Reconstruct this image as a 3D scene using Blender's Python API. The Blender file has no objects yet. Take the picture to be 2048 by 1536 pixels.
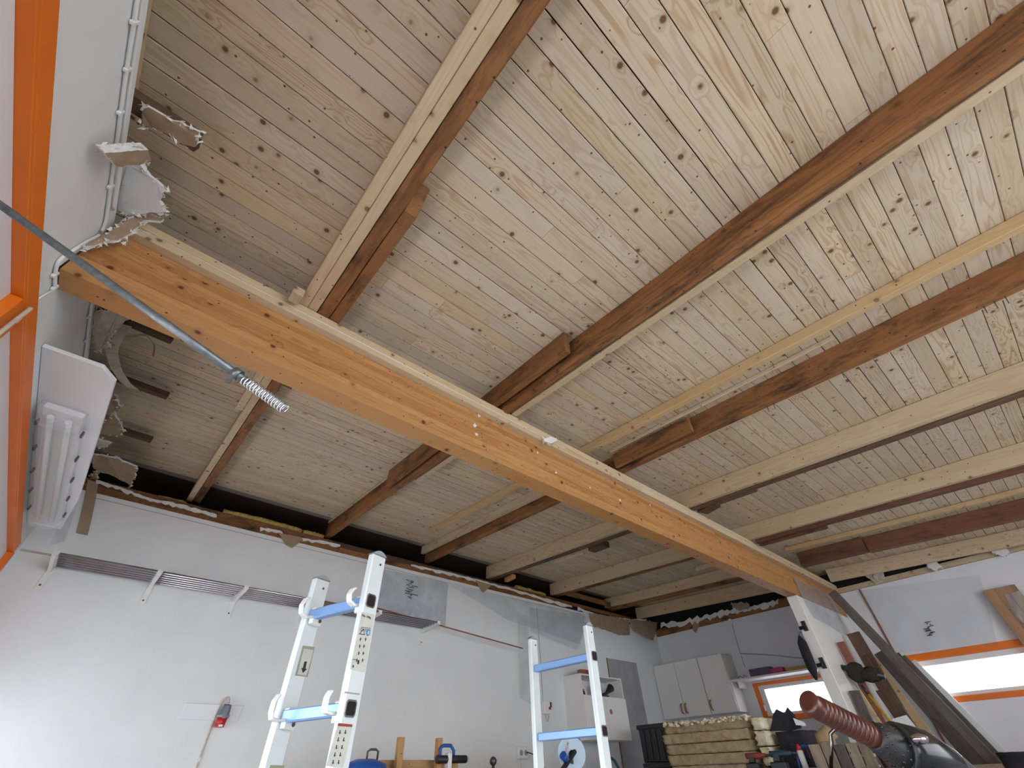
import bpy, math, random
from mathutils import Vector, Matrix

random.seed(7)
SC = bpy.context.scene
COL = SC.collection

# ------------------------------------------------------------------ camera
F = 838.42
CZ = 0.95                                        # lens height above the floor
ROWS = (Vector((0.75415, -0.65619, -0.0257)),    # image right, in room axes
        Vector((0.43331, 0.52664, -0.73136)),    # image down
        Vector((0.49345, 0.54042, 0.68151)))     # view direction
R0 = ROWS[2].normalized()
R1 = ROWS[0] - R0 * ROWS[0].dot(R0); R1.normalize()
R2 = R0.cross(R1)
cam_data = bpy.data.cameras.new('camera')
cam_data.sensor_width = 36.0
cam_data.lens = F / 2048 * 36.0
cam_data.clip_start = 0.02
cam = bpy.data.objects.new('camera', cam_data)
COL.objects.link(cam)
mw = Matrix.Identity(4)
for i in range(3):
    mw[i][0] = R1[i]; mw[i][1] = -R2[i]; mw[i][2] = -R0[i]
mw[2][3] = CZ
cam.matrix_world = mw
SC.camera = cam

# ------------------------------------------------------------------ world, light, exposure
SC.view_settings.view_transform = 'Standard'
SC.view_settings.look = 'None'
SC.view_settings.gamma = 1.0
SC.view_settings.use_curve_mapping = False
SC.view_settings.exposure = -0.33
world = bpy.data.worlds.new('sky')
SC.world = world
world.use_nodes = True
bg = world.node_tree.nodes['Background']
bg.inputs[0].default_value = (0.92, 0.96, 1.0, 1)
bg.inputs[1].default_value = 8.0
try:
    SC.cycles.use_denoising = True
    SC.cycles.max_bounces = 6
    SC.cycles.diffuse_bounces = 4
    SC.cycles.glossy_bounces = 3
    SC.cycles.transparent_max_bounces = 6
    SC.cycles.use_adaptive_sampling = True
    SC.cycles.adaptive_threshold = 0.04
    SC.cycles.caustics_reflective = False
    SC.cycles.caustics_refractive = False
    SC.cycles.sample_clamp_indirect = 8.0
except Exception:
    pass

def portal(name, loc, rot, sx, sy):
    l = bpy.data.lights.new(name, 'AREA')
    l.shape = 'RECTANGLE'; l.size = sx; l.size_y = sy
    l.cycles.is_portal = True
    o = bpy.data.objects.new(name, l); COL.objects.link(o)
    o.location = loc; o.rotation_euler = rot

# ------------------------------------------------------------------ room dimensions (metres; z_rel is above the lens)
H, T, D = 1.84, 0.055, 0.155        # deck underside above lens, roof slope, rafter depth
XL, XR, YB, YF = -0.673, 7.331, 4.563, -3.6
ADDED_DOOR = (0.0, 4.6, 2.55)             # unseen opening added behind the camera to light the ladders: x0, x1, head height
W1 = (-2.6, 4.36, 0.55, 1.20 + CZ)  # glazed front in the left wall: y0, y1, z0, z1

def ray(u, v):
    return R1 * ((u - 1024) / F) + R2 * ((v - 768) / F) + R0
def at(u, v, axis, val):
    """room point seen at a photo pixel on the plane axis = val (z and deck depth measured from the lens)"""
    r = ray(u, v)
    if axis == 'r':                              # val below the roof deck
        k = (H - val) / (r.z - T * r.y)
    else:
        k = val / r['xyz'.index(axis)]
    p = r * k
    return Vector((p.x, p.y, p.z + CZ))
def P(x, y, z):
    return Vector((x, y, z + CZ))
def deck(y, depth=0.0):
    return CZ + H + T * y - depth

# ------------------------------------------------------------------ materials
MATS = {}
def newmat(name):
    m = bpy.data.materials.new(name); m.use_nodes = True
    nt = m.node_tree
    return m, nt, nt.nodes['Principled BSDF']
def N(nt, typ, ins=None, **props):
    n = nt.nodes.new(typ)
    for k, v in props.items():
        setattr(n, k, v)
    for k, v in (ins or {}).items():
        s = n.inputs[k]
        if isinstance(v, bpy.types.NodeSocket):
            nt.links.new(v, s)
        else:
            s.default_value = v
    return n
def rgba(c):
    return (c[0], c[1], c[2], 1.0)
def math_(nt, op, a, b=None, clamp=False):
    ins = {0: a}
    if b is not None: ins[1] = b
    n = N(nt, 'ShaderNodeMath', ins, operation=op); n.use_clamp = clamp
    return n.outputs[0]
def mixc(nt, f, a, b, mode='MIX'):
    n = N(nt, 'ShaderNodeMix', data_type='RGBA', blend_type=mode)
    for k, v in ((0, f), (6, a), (7, b)):
        if isinstance(v, bpy.types.NodeSocket): nt.links.new(v, n.inputs[k])
        else: n.inputs[k].default_value = v
    return n.outputs[2]
def maprange(nt, v, a, b, c=0.0, d=1.0):
    n = N(nt, 'ShaderNodeMapRange', {0: v, 1: a, 2: b, 3: c, 4: d}); n.clamp = True
    return n.outputs[0]

def wood(name, c1, c2, line, ring=16.0, lineamt=0.6, knots=1.0, knotcol=(0.10, 0.045, 0.02), stain=0.0, tint=0.5,
         c3=None, rough=0.7, bump=0.15, yscale=9.0):
    m, nt, b = newmat(name)
    tc = N(nt, 'ShaderNodeTexCoord').outputs['Object']
    rnd = N(nt, 'ShaderNodeObjectInfo').outputs['Random']
    off = N(nt, 'ShaderNodeVectorMath', {0: (43.7, 19.3, 7.9)}, operation='SCALE'); nt.links.new(rnd, off.inputs['Scale'])
    p = N(nt, 'ShaderNodeVectorMath', {0: tc, 1: off.outputs[0]}, operation='ADD').outputs[0]
    vor = N(nt, 'ShaderNodeTexVoronoi', {'Vector': p, 'Scale': 9.0, 'Randomness': 1.0}, feature='F1')
    kd = vor.outputs['Distance']
    ps = N(nt, 'ShaderNodeVectorMath', {0: p, 1: (1.0, yscale, yscale)}, operation='MULTIPLY').outputs[0]
    n1 = N(nt, 'ShaderNodeTexNoise', {'Vector': ps, 'Scale': 1.1, 'Detail': 2.0, 'Roughness': 0.45, 'Distortion': 0.25}).outputs[0]
    near = maprange(nt, kd, 0.0, 0.42, 0.16 * knots, 0.0)
    n1k = math_(nt, 'ADD', n1, near)
    s = math_(nt, 'SINE', math_(nt, 'MULTIPLY', n1k, ring * 6.28))
    lin = maprange(nt, s, 0.1, 1.0)
    amt = maprange(nt, N(nt, 'ShaderNodeTexNoise', {'Vector': ps, 'Scale': 0.35, 'Detail': 1.0}).outputs[0], 0.35, 0.7, 0.15, 1.0)
    lin = math_(nt, 'MULTIPLY', math_(nt, 'MULTIPLY', lin, amt), lineamt)
    pf = N(nt, 'ShaderNodeVectorMath', {0: p, 1: (6.0, 160.0, 160.0)}, operation='MULTIPLY').outputs[0]
    fine = N(nt, 'ShaderNodeTexNoise', {'Vector': pf, 'Scale': 1.0, 'Detail': 2.0}).outputs[0]
    broad = N(nt, 'ShaderNodeTexNoise', {'Vector': N(nt, 'ShaderNodeVectorMath', {0: p, 1: (0.7, 5.0, 5.0)}, operation='MULTIPLY').outputs[0], 'Scale': 1.3, 'Detail': 3.0}).outputs[0]
    base = mixc(nt, maprange(nt, broad, 0.35, 0.65), rgba(c1), rgba(c2))
    if c3 is not None:
        base = mixc(nt, math_(nt, 'MULTIPLY', math_(nt, 'FRACT', math_(nt, 'MULTIPLY', rnd, 7.31)), tint), base, rgba(c3))
    base = mixc(nt, lin, base, rgba(line))
    base = mixc(nt, maprange(nt, fine, 0.5, 0.75, 0.0, 0.25), base, rgba(line))
    val = maprange(nt, rnd, 0.0, 1.0, 0.90, 1.06)
    hsv = N(nt, 'ShaderNodeHueSaturation', {'Color': base, 'Value': val})
    base = hsv.outputs[0]
    if knots > 0:
        core = maprange(nt, kd, 0.075, 0.13, 0.92 * min(1, knots), 0.0)
        halo = maprange(nt, kd, 0.10, 0.26, 0.42 * min(1, knots), 0.0)
        base = mixc(nt, halo, base, rgba([0.55 * line[i] + 0.25 * c1[i] for i in range(3)]))
        base = mixc(nt, core, base, rgba(knotcol))
        v2 = N(nt, 'ShaderNodeTexVoronoi', {'Vector': p, 'Scale': 19.0}, feature='F1').outputs['Distance']
        base = mixc(nt, maprange(nt, v2, 0.07, 0.10, 0.9, 0.0), base, rgba([0.6 * k for k in knotcol]))
    if stain > 0:
        st = N(nt, 'ShaderNodeTexNoise', {'Vector': N(nt, 'ShaderNodeVectorMath', {0: p, 1: (1.4, 5.0, 5.0)}, operation='MULTIPLY').outputs[0], 'Scale': 2.2, 'Detail': 6.0, 'Roughness': 0.7}).outputs[0]
        base = mixc(nt, maprange(nt, st, 0.50, 0.68, 0.0, stain), base, (0.022, 0.017, 0.014, 1))
    nt.links.new(base, b.inputs['Base Color'])
    b.inputs['Roughness'].default_value = rough
    b.inputs['Specular IOR Level'].default_value = 0.25
    if bump > 0.3:
        bm = N(nt, 'ShaderNodeBump', {'Strength': bump, 'Distance': 0.004, 'Height': fine})
        nt.links.new(bm.outputs[0], b.inputs['Normal'])
    MATS[name] = m
    return m

def plain(name, col, rough=0.6, metal=0.0, var=0.0, scale=8.0, bump=0.0, bscale=60.0, spec=0.5, col2=None, dirt=0.0, **kw):
    m, nt, b = newmat(name)
    b.inputs['Roughness'].default_value = rough
    b.inputs['Metallic'].default_value = metal
    b.inputs['Specular IOR Level'].default_value = spec
    tc = N(nt, 'ShaderNodeTexCoord').outputs['Object']
    c = rgba(col)
    if var > 0 or col2 is not None:
        nz = N(nt, 'ShaderNodeTexNoise', {'Vector': tc, 'Scale': scale, 'Detail': 4.0, 'Roughness': 0.6}).outputs[0]
        c = mixc(nt, maprange(nt, nz, 0.35, 0.65), rgba(col), rgba(col2 if col2 is not None else [k * (1 - var) for k in col]))
    if dirt > 0:
        nz = N(nt, 'ShaderNodeTexNoise', {'Vector': tc, 'Scale': 90.0, 'Detail': 1.0}).outputs[0]
        c = mixc(nt, maprange(nt, nz, 0.70, 0.78, 0.0, dirt), c, (0.08, 0.07, 0.07, 1))
    if isinstance(c, bpy.types.NodeSocket): nt.links.new(c, b.inputs['Base Color'])
    else: b.inputs['Base Color'].default_value = c
    if bump > 0:
        nz = N(nt, 'ShaderNodeTexNoise', {'Vector': tc, 'Scale': bscale, 'Detail': 3.0}).outputs[0]
        bm = N(nt, 'ShaderNodeBump', {'Strength': bump, 'Distance': 0.003, 'Height': nz})
        nt.links.new(bm.outputs[0], b.inputs['Normal'])
    for k, v in kw.items():
        b.inputs[k].default_value = v
    MATS[name] = m
    return m

def film(name, col, alpha, rough=0.15, wr=0.5, vary=True):
    """thin translucent sheet: part clear, part milky"""
    m = bpy.data.materials.new(name); m.use_nodes = True
    nt = m.node_tree; nt.nodes.clear()
    out = N(nt, 'ShaderNodeOutputMaterial')
    tr = N(nt, 'ShaderNodeBsdfTransparent', {0: (0.96, 0.97, 0.98, 1)})
    p = N(nt, 'ShaderNodeBsdfPrincipled', {'Base Color': rgba(col), 'Roughness': rough})
    f = alpha
    if vary:
        fr = N(nt, 'ShaderNodeTexCoord').outputs['Object']
        nz = N(nt, 'ShaderNodeTexNoise', {'Vector': fr, 'Scale': 3.0, 'Detail': 3.0, 'Distortion': 0.8}).outputs[0]
        bm = N(nt, 'ShaderNodeBump', {'Strength': wr, 'Distance': 0.02, 'Height': nz})
        nt.links.new(bm.outputs[0], p.inputs['Normal'])
        f = maprange(nt, nz, 0.38, 0.66, alpha * 0.7, min(1.0, alpha * 1.35))
    mx = N(nt, 'ShaderNodeMixShader', {0: f, 1: tr.outputs[0], 2: p.outputs[0]})
    nt.links.new(mx.outputs[0], out.inputs[0])
    MATS[name] = m
    return m

wood('deck', (0.60, 0.465, 0.305), (0.64, 0.525, 0.37), (0.40, 0.25, 0.13), ring=9, lineamt=0.68, tint=0.7, yscale=13.0, c3=(0.58, 0.51, 0.425), knots=1.0, knotcol=(0.13, 0.06, 0.03))
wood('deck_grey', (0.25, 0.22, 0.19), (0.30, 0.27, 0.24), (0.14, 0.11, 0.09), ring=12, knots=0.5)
wood('new_lumber', (0.56, 0.41, 0.24), (0.60, 0.47, 0.31), (0.40, 0.24, 0.12), ring=8, lineamt=0.4, tint=0.4, c3=(0.58, 0.49, 0.37), knots=0.9, knotcol=(0.16, 0.07, 0.03))
wood('yellow_lumber', (0.56, 0.38, 0.19), (0.60, 0.44, 0.25), (0.42, 0.22, 0.07), ring=8, lineamt=0.4, knots=0.7)
wood('old_timber', (0.30, 0.132, 0.046), (0.22, 0.092, 0.034), (0.11, 0.045, 0.018), ring=7, lineamt=0.5, stain=0.85, tint=0.4, c3=(0.34, 0.175, 0.075), knots=0.6, bump=0.5, knotcol=(0.05, 0.02, 0.01))
wood('old_red', (0.20, 0.085, 0.05), (0.15, 0.065, 0.04), (0.09, 0.04, 0.025), ring=7, lineamt=0.5, stain=0.6, knots=0.5, bump=0.5)
wood('glulam', (0.40, 0.18, 0.06), (0.46, 0.22, 0.08), (0.27, 0.095, 0.022), ring=9, lineamt=0.5, tint=0.8, c3=(0.54, 0.30, 0.12), knots=1.0, knotcol=(0.10, 0.03, 0.012), bump=0.08, rough=0.55)
wood('grey_wood', (0.18, 0.15, 0.135), (0.13, 0.105, 0.095), (0.07, 0.055, 0.045), ring=7, lineamt=0.5, stain=0.4, knots=0.4, bump=0.5)
wood('brown_wood', (0.16, 0.095, 0.06), (0.11, 0.065, 0.045), (0.06, 0.035, 0.02), ring=7, lineamt=0.5, stain=0.3, knots=0.4)
wood('pallet_wood', (0.36, 0.29, 0.21), (0.28, 0.22, 0.165), (0.15, 0.11, 0.075), ring=6, stain=0.3, knots=0.4)
wood('post_wood', (0.46, 0.29, 0.175), (0.38, 0.22, 0.125), (0.26, 0.14, 0.075), ring=6, knots=0.3, yscale=6)
wood('clamp_wood', (0.50, 0.27, 0.10), (0.55, 0.32, 0.14), (0.32, 0.15, 0.05), ring=9, knots=0.4)
wood('panel_wood', (0.62, 0.42, 0.22), (0.50, 0.30, 0.14), (0.40, 0.22, 0.10), ring=6, knots=0.3, yscale=6)
plain('wall_paint', (0.79, 0.81, 0.825), 0.85, var=0.05, scale=2.5, bump=0.25, bscale=140, spec=0.2)
plain('wall_paint_lilac', (0.80, 0.80, 0.835), 0.85, var=0.05, scale=2.5, bump=0.25, bscale=140, spec=0.2)
plain('gypsum', (0.80, 0.79, 0.77), 0.95, var=0.12, scale=40, bump=0.6, bscale=120, spec=0.1)
plain('paper', (0.40, 0.29, 0.20), 0.95, var=0.2, scale=14, bump=0.3, spec=0.1)
plain('paper_light', (0.62, 0.54, 0.45), 0.95, var=0.25, scale=20, bump=0.3, spec=0.1)
plain('orange_paint', (0.86, 0.19, 0.006), 0.45, var=0.12, scale=3, bump=0.05)
plain('white_plastic', (0.80, 0.80, 0.79), 0.4)
plain('white_board', (0.80, 0.81, 0.84), 0.55, var=0.04, scale=4)
plain('cabinet_white', (0.82, 0.80, 0.785), 0.4, var=0.03, scale=3)
plain('concrete', (0.56, 0.55, 0.53), 0.85, var=0.25, scale=1.5, bump=0.3)
plain('roof_felt', (0.05, 0.028, 0.016), 0.95)
plain('void_dark', (0.012, 0.011, 0.011), 0.95)  # near-black colour stands in for shade in the eaves and hollows
plain('galvanised', (0.20, 0.225, 0.24), 0.42, metal=0.7, var=0.35, scale=60)
plain('spring_steel', (0.72, 0.74, 0.77), 0.25, metal=1.0)
plain('chrome', (0.50, 0.48, 0.52), 0.12, metal=1.0, var=0.1, scale=20)
plain('aluminium', (0.79, 0.87, 0.90), 0.42, metal=0.3, var=0.06, scale=12)
plain('aluminium_sky_tint', (0.30, 0.50, 0.92), 0.36, metal=0.45)  # blue sky reflection put into the rung colour
plain('black_plastic', (0.02, 0.02, 0.022), 0.45)
plain('gloss_black', (0.008, 0.009, 0.012), 0.16)
plain('grey_plastic', (0.30, 0.32, 0.35), 0.5)
plain('blue_grey_plastic', (0.16, 0.19, 0.24), 0.5)
plain('red_plastic', (0.55, 0.02, 0.025), 0.35)
plain('blue_plastic', (0.02, 0.10, 0.42), 0.4)
plain('dark_teal', (0.02, 0.07, 0.10), 0.4)
plain('dark_cloth', (0.028, 0.026, 0.034), 0.95, var=0.4, scale=25, bump=0.8)
plain('brown_grip', (0.085, 0.02, 0.012), 0.3, var=0.3, scale=20, bump=0.2)
plain('handle_wood', (0.45, 0.20, 0.11), 0.5, var=0.15, scale=15)
plain('wool', (0.55, 0.42, 0.13), 1.0, var=0.4, scale=30, bump=1.0, bscale=70, spec=0.0)
plain('batt', (0.44, 0.34, 0.215), 1.0, col2=(0.32, 0.235, 0.135), scale=16, bump=1.0, bscale=80, spec=0.0)
plain('batt_pale', (0.80, 0.74, 0.58), 1.0, col2=(0.66, 0.55, 0.36), scale=18, bump=1.0, bscale=80, spec=0.0)
plain('sticker', (0.62, 0.63, 0.58), 0.5, var=0.12, scale=30, dirt=0.3)
plain('sticker_olive', (0.36, 0.35, 0.26), 0.5, var=0.15, scale=30)
plain('print_black', (0.02, 0.02, 0.02), 0.7)
plain('print_blue', (0.03, 0.27, 0.55), 0.6)
plain('print_red', (0.30, 0.05, 0.04), 0.6)
plain('screw', (0.10, 0.10, 0.11), 0.4, metal=0.6)
plain('panel_grey', (0.40, 0.39, 0.40), 0.7, var=0.2, scale=5, bump=0.3)
plain('pink_box', (0.48, 0.05, 0.16), 0.6)
plain('purple_box', (0.12, 0.09, 0.17), 0.6, var=0.4, scale=9)
plain('yellow_box', (0.52, 0.32, 0.08), 0.6, var=0.3, scale=9)
plain('yellow_paint', (0.72, 0.42, 0.03), 0.45, var=0.2, scale=30)
plain('copper_wood', (0.30, 0.11, 0.06), 0.6, var=0.3, scale=12)
plain('bristle', (0.045, 0.035, 0.03), 1.0, var=0.5, scale=60, bump=1.0, bscale=200)
plain('bounce_ground', (0.82, 0.82, 0.83), 0.95, var=0.06, scale=0.6)  # unseen ground, made pale to bounce daylight up to the ceiling
plain('burlap', (0.42, 0.29, 0.16), 0.95, var=0.3, scale=20, bump=0.6)
plain('disc_blue', (0.42, 0.55, 0.66), 0.35, metal=0.3)
film('clear_film', (0.60, 0.62, 0.66), 0.20, 0.12)
film('milky_film', (0.50, 0.54, 0.60), 0.34, 0.2)
film('wall_film', (0.62, 0.64, 0.68), 0.10, 0.12)
film('lamp_cover', (0.84, 0.86, 0.90), 0.26, 0.15, vary=False)
film('saw_guard', (0.60, 0.66, 0.70), 0.35, 0.1, vary=False)
film('glass', (0.75, 0.85, 0.92), 0.05, 0.03, vary=False)

# ------------------------------------------------------------------ mesh helpers
class G:
    def __init__(s):
        s.v = []; s.f = []; s.sm = []; s.mi = []
    def add(s, vs, fs, smooth=False, mi=0):
        o = len(s.v)
        s.v += [Vector(p) for p in vs]
        for f in fs:
            s.f.append([i + o for i in f]); s.sm.append(smooth); s.mi.append(mi)
        return s
    def box(s, x0, x1, y0, y1, z0, z1, mi=0):
        vs = [(x, y, z) for z in (z0, z1) for y in (y0, y1) for x in (x0, x1)]
        return s.add(vs, [(0, 2, 3, 1), (4, 5, 7, 6), (0, 1, 5, 4), (2, 6, 7, 3), (0, 4, 6, 2), (1, 3, 7, 5)], False, mi)
    def hexa(s, b, t, mi=0):
        """four bottom points, four top points (same turn)"""
        return s.add(list(b) + list(t), [(3, 2, 1, 0), (4, 5, 6, 7), (0, 1, 5, 4), (1, 2, 6, 5), (2, 3, 7, 6), (3, 0, 4, 7)], False, mi)
    def prism(s, pts, vec, mi=0, mi_side=None, smooth=False):
        pts = [Vector(p) for p in pts]; vec = Vector(vec); n = len(pts)
        nrm = Vector((0, 0, 0))
        for i in range(n):
            nrm += (pts[i] - pts[0]).cross(pts[(i + 1) % n] - pts[0])
        if nrm.dot(vec) < 0: pts.reverse()
        vs = pts + [p + vec for p in pts]
        s.add(vs, [tuple(range(n - 1, -1, -1)), tuple(range(n, 2 * n))], False, mi)
        o = len(s.v) - 2 * n
        for i in range(n):
            j = (i + 1) % n
            s.f.append([o + i, o + j, o + n + j, o + n + i]); s.sm.append(smooth); s.mi.append(mi if mi_side is None else mi_side)
        return s
    def tube(s, pts, r, n=10, mi=0, caps=True):
        pts = [Vector(p) for p in pts]; m = len(pts)
        rs = r if isinstance(r, (list, tuple)) else [r] * m
        d0 = (pts[1] - pts[0]).normalized()
        ref = Vector((0, 0, 1)) if abs(d0.z) < 0.9 else Vector((1, 0, 0))
        a = d0.cross(ref).normalized()
        vs = []
        for i in range(m):
            if i == 0: d = pts[1] - pts[0]
            elif i == m - 1: d = pts[-1] - pts[-2]
            else: d = pts[i + 1] - pts[i - 1]
            d.normalize()
            a = (a - d * a.dot(d)).normalized(); b = d.cross(a)
            for k in range(n):
                t = 2 * math.pi * k / n
                vs.append(pts[i] + (a * math.cos(t) + b * math.sin(t)) * rs[i])
        fs = []
        for i in range(m - 1):
            for k in range(n):
                k2 = (k + 1) % n
                fs.append((i * n + k, i * n + k2, (i + 1) * n + k2, (i + 1) * n + k))
        s.add(vs, fs, True, mi)
        if caps:
            o = len(s.v) - m * n
            s.f.append([o + k for k in range(n - 1, -1, -1)]); s.sm.append(False); s.mi.append(mi)
            s.f.append([o + (m - 1) * n + k for k in range(n)]); s.sm.append(False); s.mi.append(mi)
        return s
    def ball(s, c, r, n=10, m=6, mi=0, squash=(1, 1, 1)):
        c = Vector(c); vs = []; fs = []
        for i in range(m + 1):
            t = math.pi * i / m
            for k in range(n):
                q = 2 * math.pi * k / n
                vs.append(c + Vector((r * squash[0] * math.sin(t) * math.cos(q), r * squash[1] * math.sin(t) * math.sin(q), r * squash[2] * math.cos(t))))
        for i in range(m):
            for k in range(n):
                k2 = (k + 1) % n
                fs.append((i * n + k, (i + 1) * n + k, (i + 1) * n + k2, i * n + k2))
        return s.add(vs, fs, True, mi)
    def quadgrid(s, fn, nu, nv, mi=0, smooth=True):
        vs = [fn(i / nu, j / nv) for j in range(nv + 1) for i in range(nu + 1)]
        fs = [(j * (nu + 1) + i, j * (nu + 1) + i + 1, (j + 1) * (nu + 1) + i + 1, (j + 1) * (nu + 1) + i) for j in range(nv) for i in range(nu)]
        return s.add(vs, fs, smooth, mi)

def loc_of(o):
    return o['_w'] if '_w' in o else None
WLOC = {}
def build(g, name, mats, parent=None, bevel=0.0, frame=None, solid=0.0):
    """one mesh object; verts in room coordinates unless frame (a 4x4) is given"""
    me = bpy.data.meshes.new(name)
    if frame is None:
        lo = Vector([min(v[i] for v in g.v) for i in range(3)]); hi = Vector([max(v[i] for v in g.v) for i in range(3)])
        c = (lo + hi) / 2
        vs = [v - c for v in g.v]; W = Matrix.Translation(c)
    else:
        vs = g.v; W = frame
    me.from_pydata([tuple(v) for v in vs], [], g.f)
    me.polygons.foreach_set('use_smooth', g.sm)
    me.polygons.foreach_set('material_index', g.mi)
    for mt in (mats if isinstance(mats, (list, tuple)) else [mats]):
        me.materials.append(MATS[mt])
    me.update()
    o = bpy.data.objects.new(name, me); COL.objects.link(o)
    put(o, W, parent)
    if solid:
        md = o.modifiers.new('thickness', 'SOLIDIFY'); md.thickness = solid; md.offset = 0
    if bevel:
        md = o.modifiers.new('bevel', 'BEVEL'); md.width = bevel; md.segments = 1; md.limit_method = 'ANGLE'
    return o
def put(o, W, parent):
    WLOC[o.name] = W.copy()
    if parent is not None:
        o.parent = parent
        o.matrix_basis = WLOC[parent.name].inverted() @ W
    else:
        o.matrix_basis = W
def tag(o, label=None, cat=None, group=None, kind=None):
    if label: o['label'] = label
    if cat: o['category'] = cat
    if group: o['group'] = group
    if kind: o['kind'] = kind
    return o
def thing(name, loc, label=None, cat=None, group=None, kind=None):
    o = bpy.data.objects.new(name, None); COL.objects.link(o)
    o.empty_display_size = 0.05
    put(o, Matrix.Translation(Vector(loc)), None)
    return tag(o, label, cat, group, kind)

def beamframe(p0, p1, up=(0, 0, 1)):
    p0, p1 = Vector(p0), Vector(p1)
    x = (p1 - p0).normalized(); u = Vector(up)
    z = (u - x * u.dot(x)).normalized(); y = z.cross(x)
    Mx = Matrix.Identity(4); c = (p0 + p1) / 2
    for i in range(3):
        Mx[i][0], Mx[i][1], Mx[i][2], Mx[i][3] = x[i], y[i], z[i], c[i]
    return Mx, (p1 - p0).length
def timber(name, p0, p1, w, h, mat, parent=None, up=(0, 0, 1), seg=1, jit=0.0, bevel=0.003, chamf=None, wane=0.0):
    """sawn piece from p0 to p1 (centre line), w across, h along 'up'; local X runs along the grain"""
    W, L = beamframe(p0, p1, up)
    g = G(); n = seg
    rg = random.Random(int(sum(map(ord, name)) * 13 + L * 1000 + p0[0] * 777))
    prof = [(-w / 2, -h / 2), (w / 2, -h / 2), (w / 2, h / 2), (-w / 2, h / 2)]
    if wane: prof = [(-w / 2 + wane, -h / 2), (w / 2 - wane * 0.7, -h / 2), (w / 2, -h / 2 + wane), (w / 2, h / 2), (-w / 2, h / 2), (-w / 2, -h / 2 + wane * 1.3)]
    m = len(prof); vs = []; ph = rg.random() * 9
    for i in range(n + 1):
        x = -L / 2 + L * i / n
        for k, (a, b) in enumerate(prof):
            ja = jit * math.sin(ph + k * 2.1 + x * 3.1) + jit * 0.5 * rg.uniform(-1, 1) if 0 < i < n or jit else 0
            jb = jit * math.sin(ph * 1.7 + k * 1.3 + x * 2.3) if b < 0 else 0
            vs.append((x, a + ja, b + jb))
    fs = [tuple(range(m - 1, -1, -1)), tuple(n * m + k for k in range(m))]
    for i in range(n):
        for k in range(m):
            k2 = (k + 1) % m
            fs.append((i * m + k, i * m + k2, (i + 1) * m + k2, (i + 1) * m + k))
    g.add(vs, [tuple(reversed(f)) for f in fs])
    if chamf:
        for v in g.v[:m]:
            if v.z < 0: v.x += chamf
    return build(g, name, mat, parent, bevel, W)

def jag(pts, amp, step, rg, mask=None):
    out = []; n = len(pts)
    for i in range(n):
        a, b = Vector(pts[i]), Vector(pts[(i + 1) % n]); L = (b - a).length
        out.append(a)
        if mask is not None and not mask[i]: continue
        k = max(1, int(L / step))
        per = None
        for j in range(1, k):
            q = a.lerp(b, j / k)
            out.append(q + Vector((rg.uniform(-1, 1), rg.uniform(-1, 1), rg.uniform(-1, 1))) * amp)
    return out
def scrap(name, label, pix, plane, thick, mats=('gypsum', 'paper'), amp=0.006, step=0.02, cat='plasterboard', group=None, crumbs=0, parent=None, mask=None):
    """torn sheet traced on its plane; white core shows along the broken edge"""
    rg = random.Random(len(name) * 31 + int(pix[0][0]) * 7 + int(pix[0][1]))
    pts = [at(u, v, *plane) for u, v in pix]
    th = Vector(thick)
    nrm = th.normalized()
    pj = [p if False else p for p in jag(pts, amp, step, rg, mask)]
    pj = [p - nrm * (p - pts[0]).dot(nrm) * 0.6 if plane[0] != 'r' else p for p in pj]
    g = G().prism(pj, th, mi=1, mi_side=0)
    root = build(g, name, list(mats), parent)
    if label: tag(root, label, cat, group or 'torn leftovers of the old lining')
    if crumbs:
        c = G()
        for i in range(crumbs):
            k = rg.randrange(len(pj)); q = pj[k] + th * rg.random()
            def jj(a): return Vector((rg.uniform(-a, a), rg.uniform(-a, a), rg.uniform(-a, a)))
            a_ = q + jj(.006); b_ = a_ + jj(.016); c_ = a_ + jj(.016); d_ = a_ + jj(.011)
            c.add([a_, b_, c_, d_], [(0, 2, 1), (0, 1, 3), (1, 2, 3), (2, 0, 3)])
        tag(build(c, 'torn_edge', 'gypsum', root), kind='stuff')
    return root
def text_mesh(txt, size):
    cu = bpy.data.curves.new('lettering', 'FONT'); cu.body = txt; cu.size = size; cu.extrude = 0.0003
    cu.align_x = 'CENTER'; cu.align_y = 'CENTER'
    tmp = bpy.data.objects.new('tmp_text', cu); COL.objects.link(tmp)
    dg = bpy.context.evaluated_depsgraph_get()
    me = bpy.data.meshes.new_from_object(tmp.evaluated_get(dg))
    bpy.data.objects.remove(tmp); bpy.data.curves.remove(cu)
    return me
def letter(txt, size, W, mat, parent, name='lettering'):
    me = text_mesh(txt, size); me.materials.clear(); me.materials.append(MATS[mat])
    o = bpy.data.objects.new(name, me); COL.objects.link(o); put(o, W, parent)
    return o
def frame_on(c, xdir, nrm):
    x = Vector(xdir).normalized(); z = Vector(nrm).normalized(); x = (x - z * x.dot(z)).normalized(); y = z.cross(x)
    Mx = Matrix.Identity(4)
    for i in range(3):
        Mx[i][0], Mx[i][1], Mx[i][2], Mx[i][3] = x[i], y[i], z[i], c[i]
    return Mx

# ================================================================== THE SETTING
def struct(g, name, mat, parent=None, bevel=0.0):
    return tag(build(g, name, mat, parent, bevel), kind='structure')

struct(G().box(-30, 30, -30, 30, -0.45, -0.30), 'unseen_ground_outside', 'bounce_ground')
struct(G().box(-0.95, 7.5, YF - 0.2, 5.3, -0.30, 0.0), 'floor', 'concrete')

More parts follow.
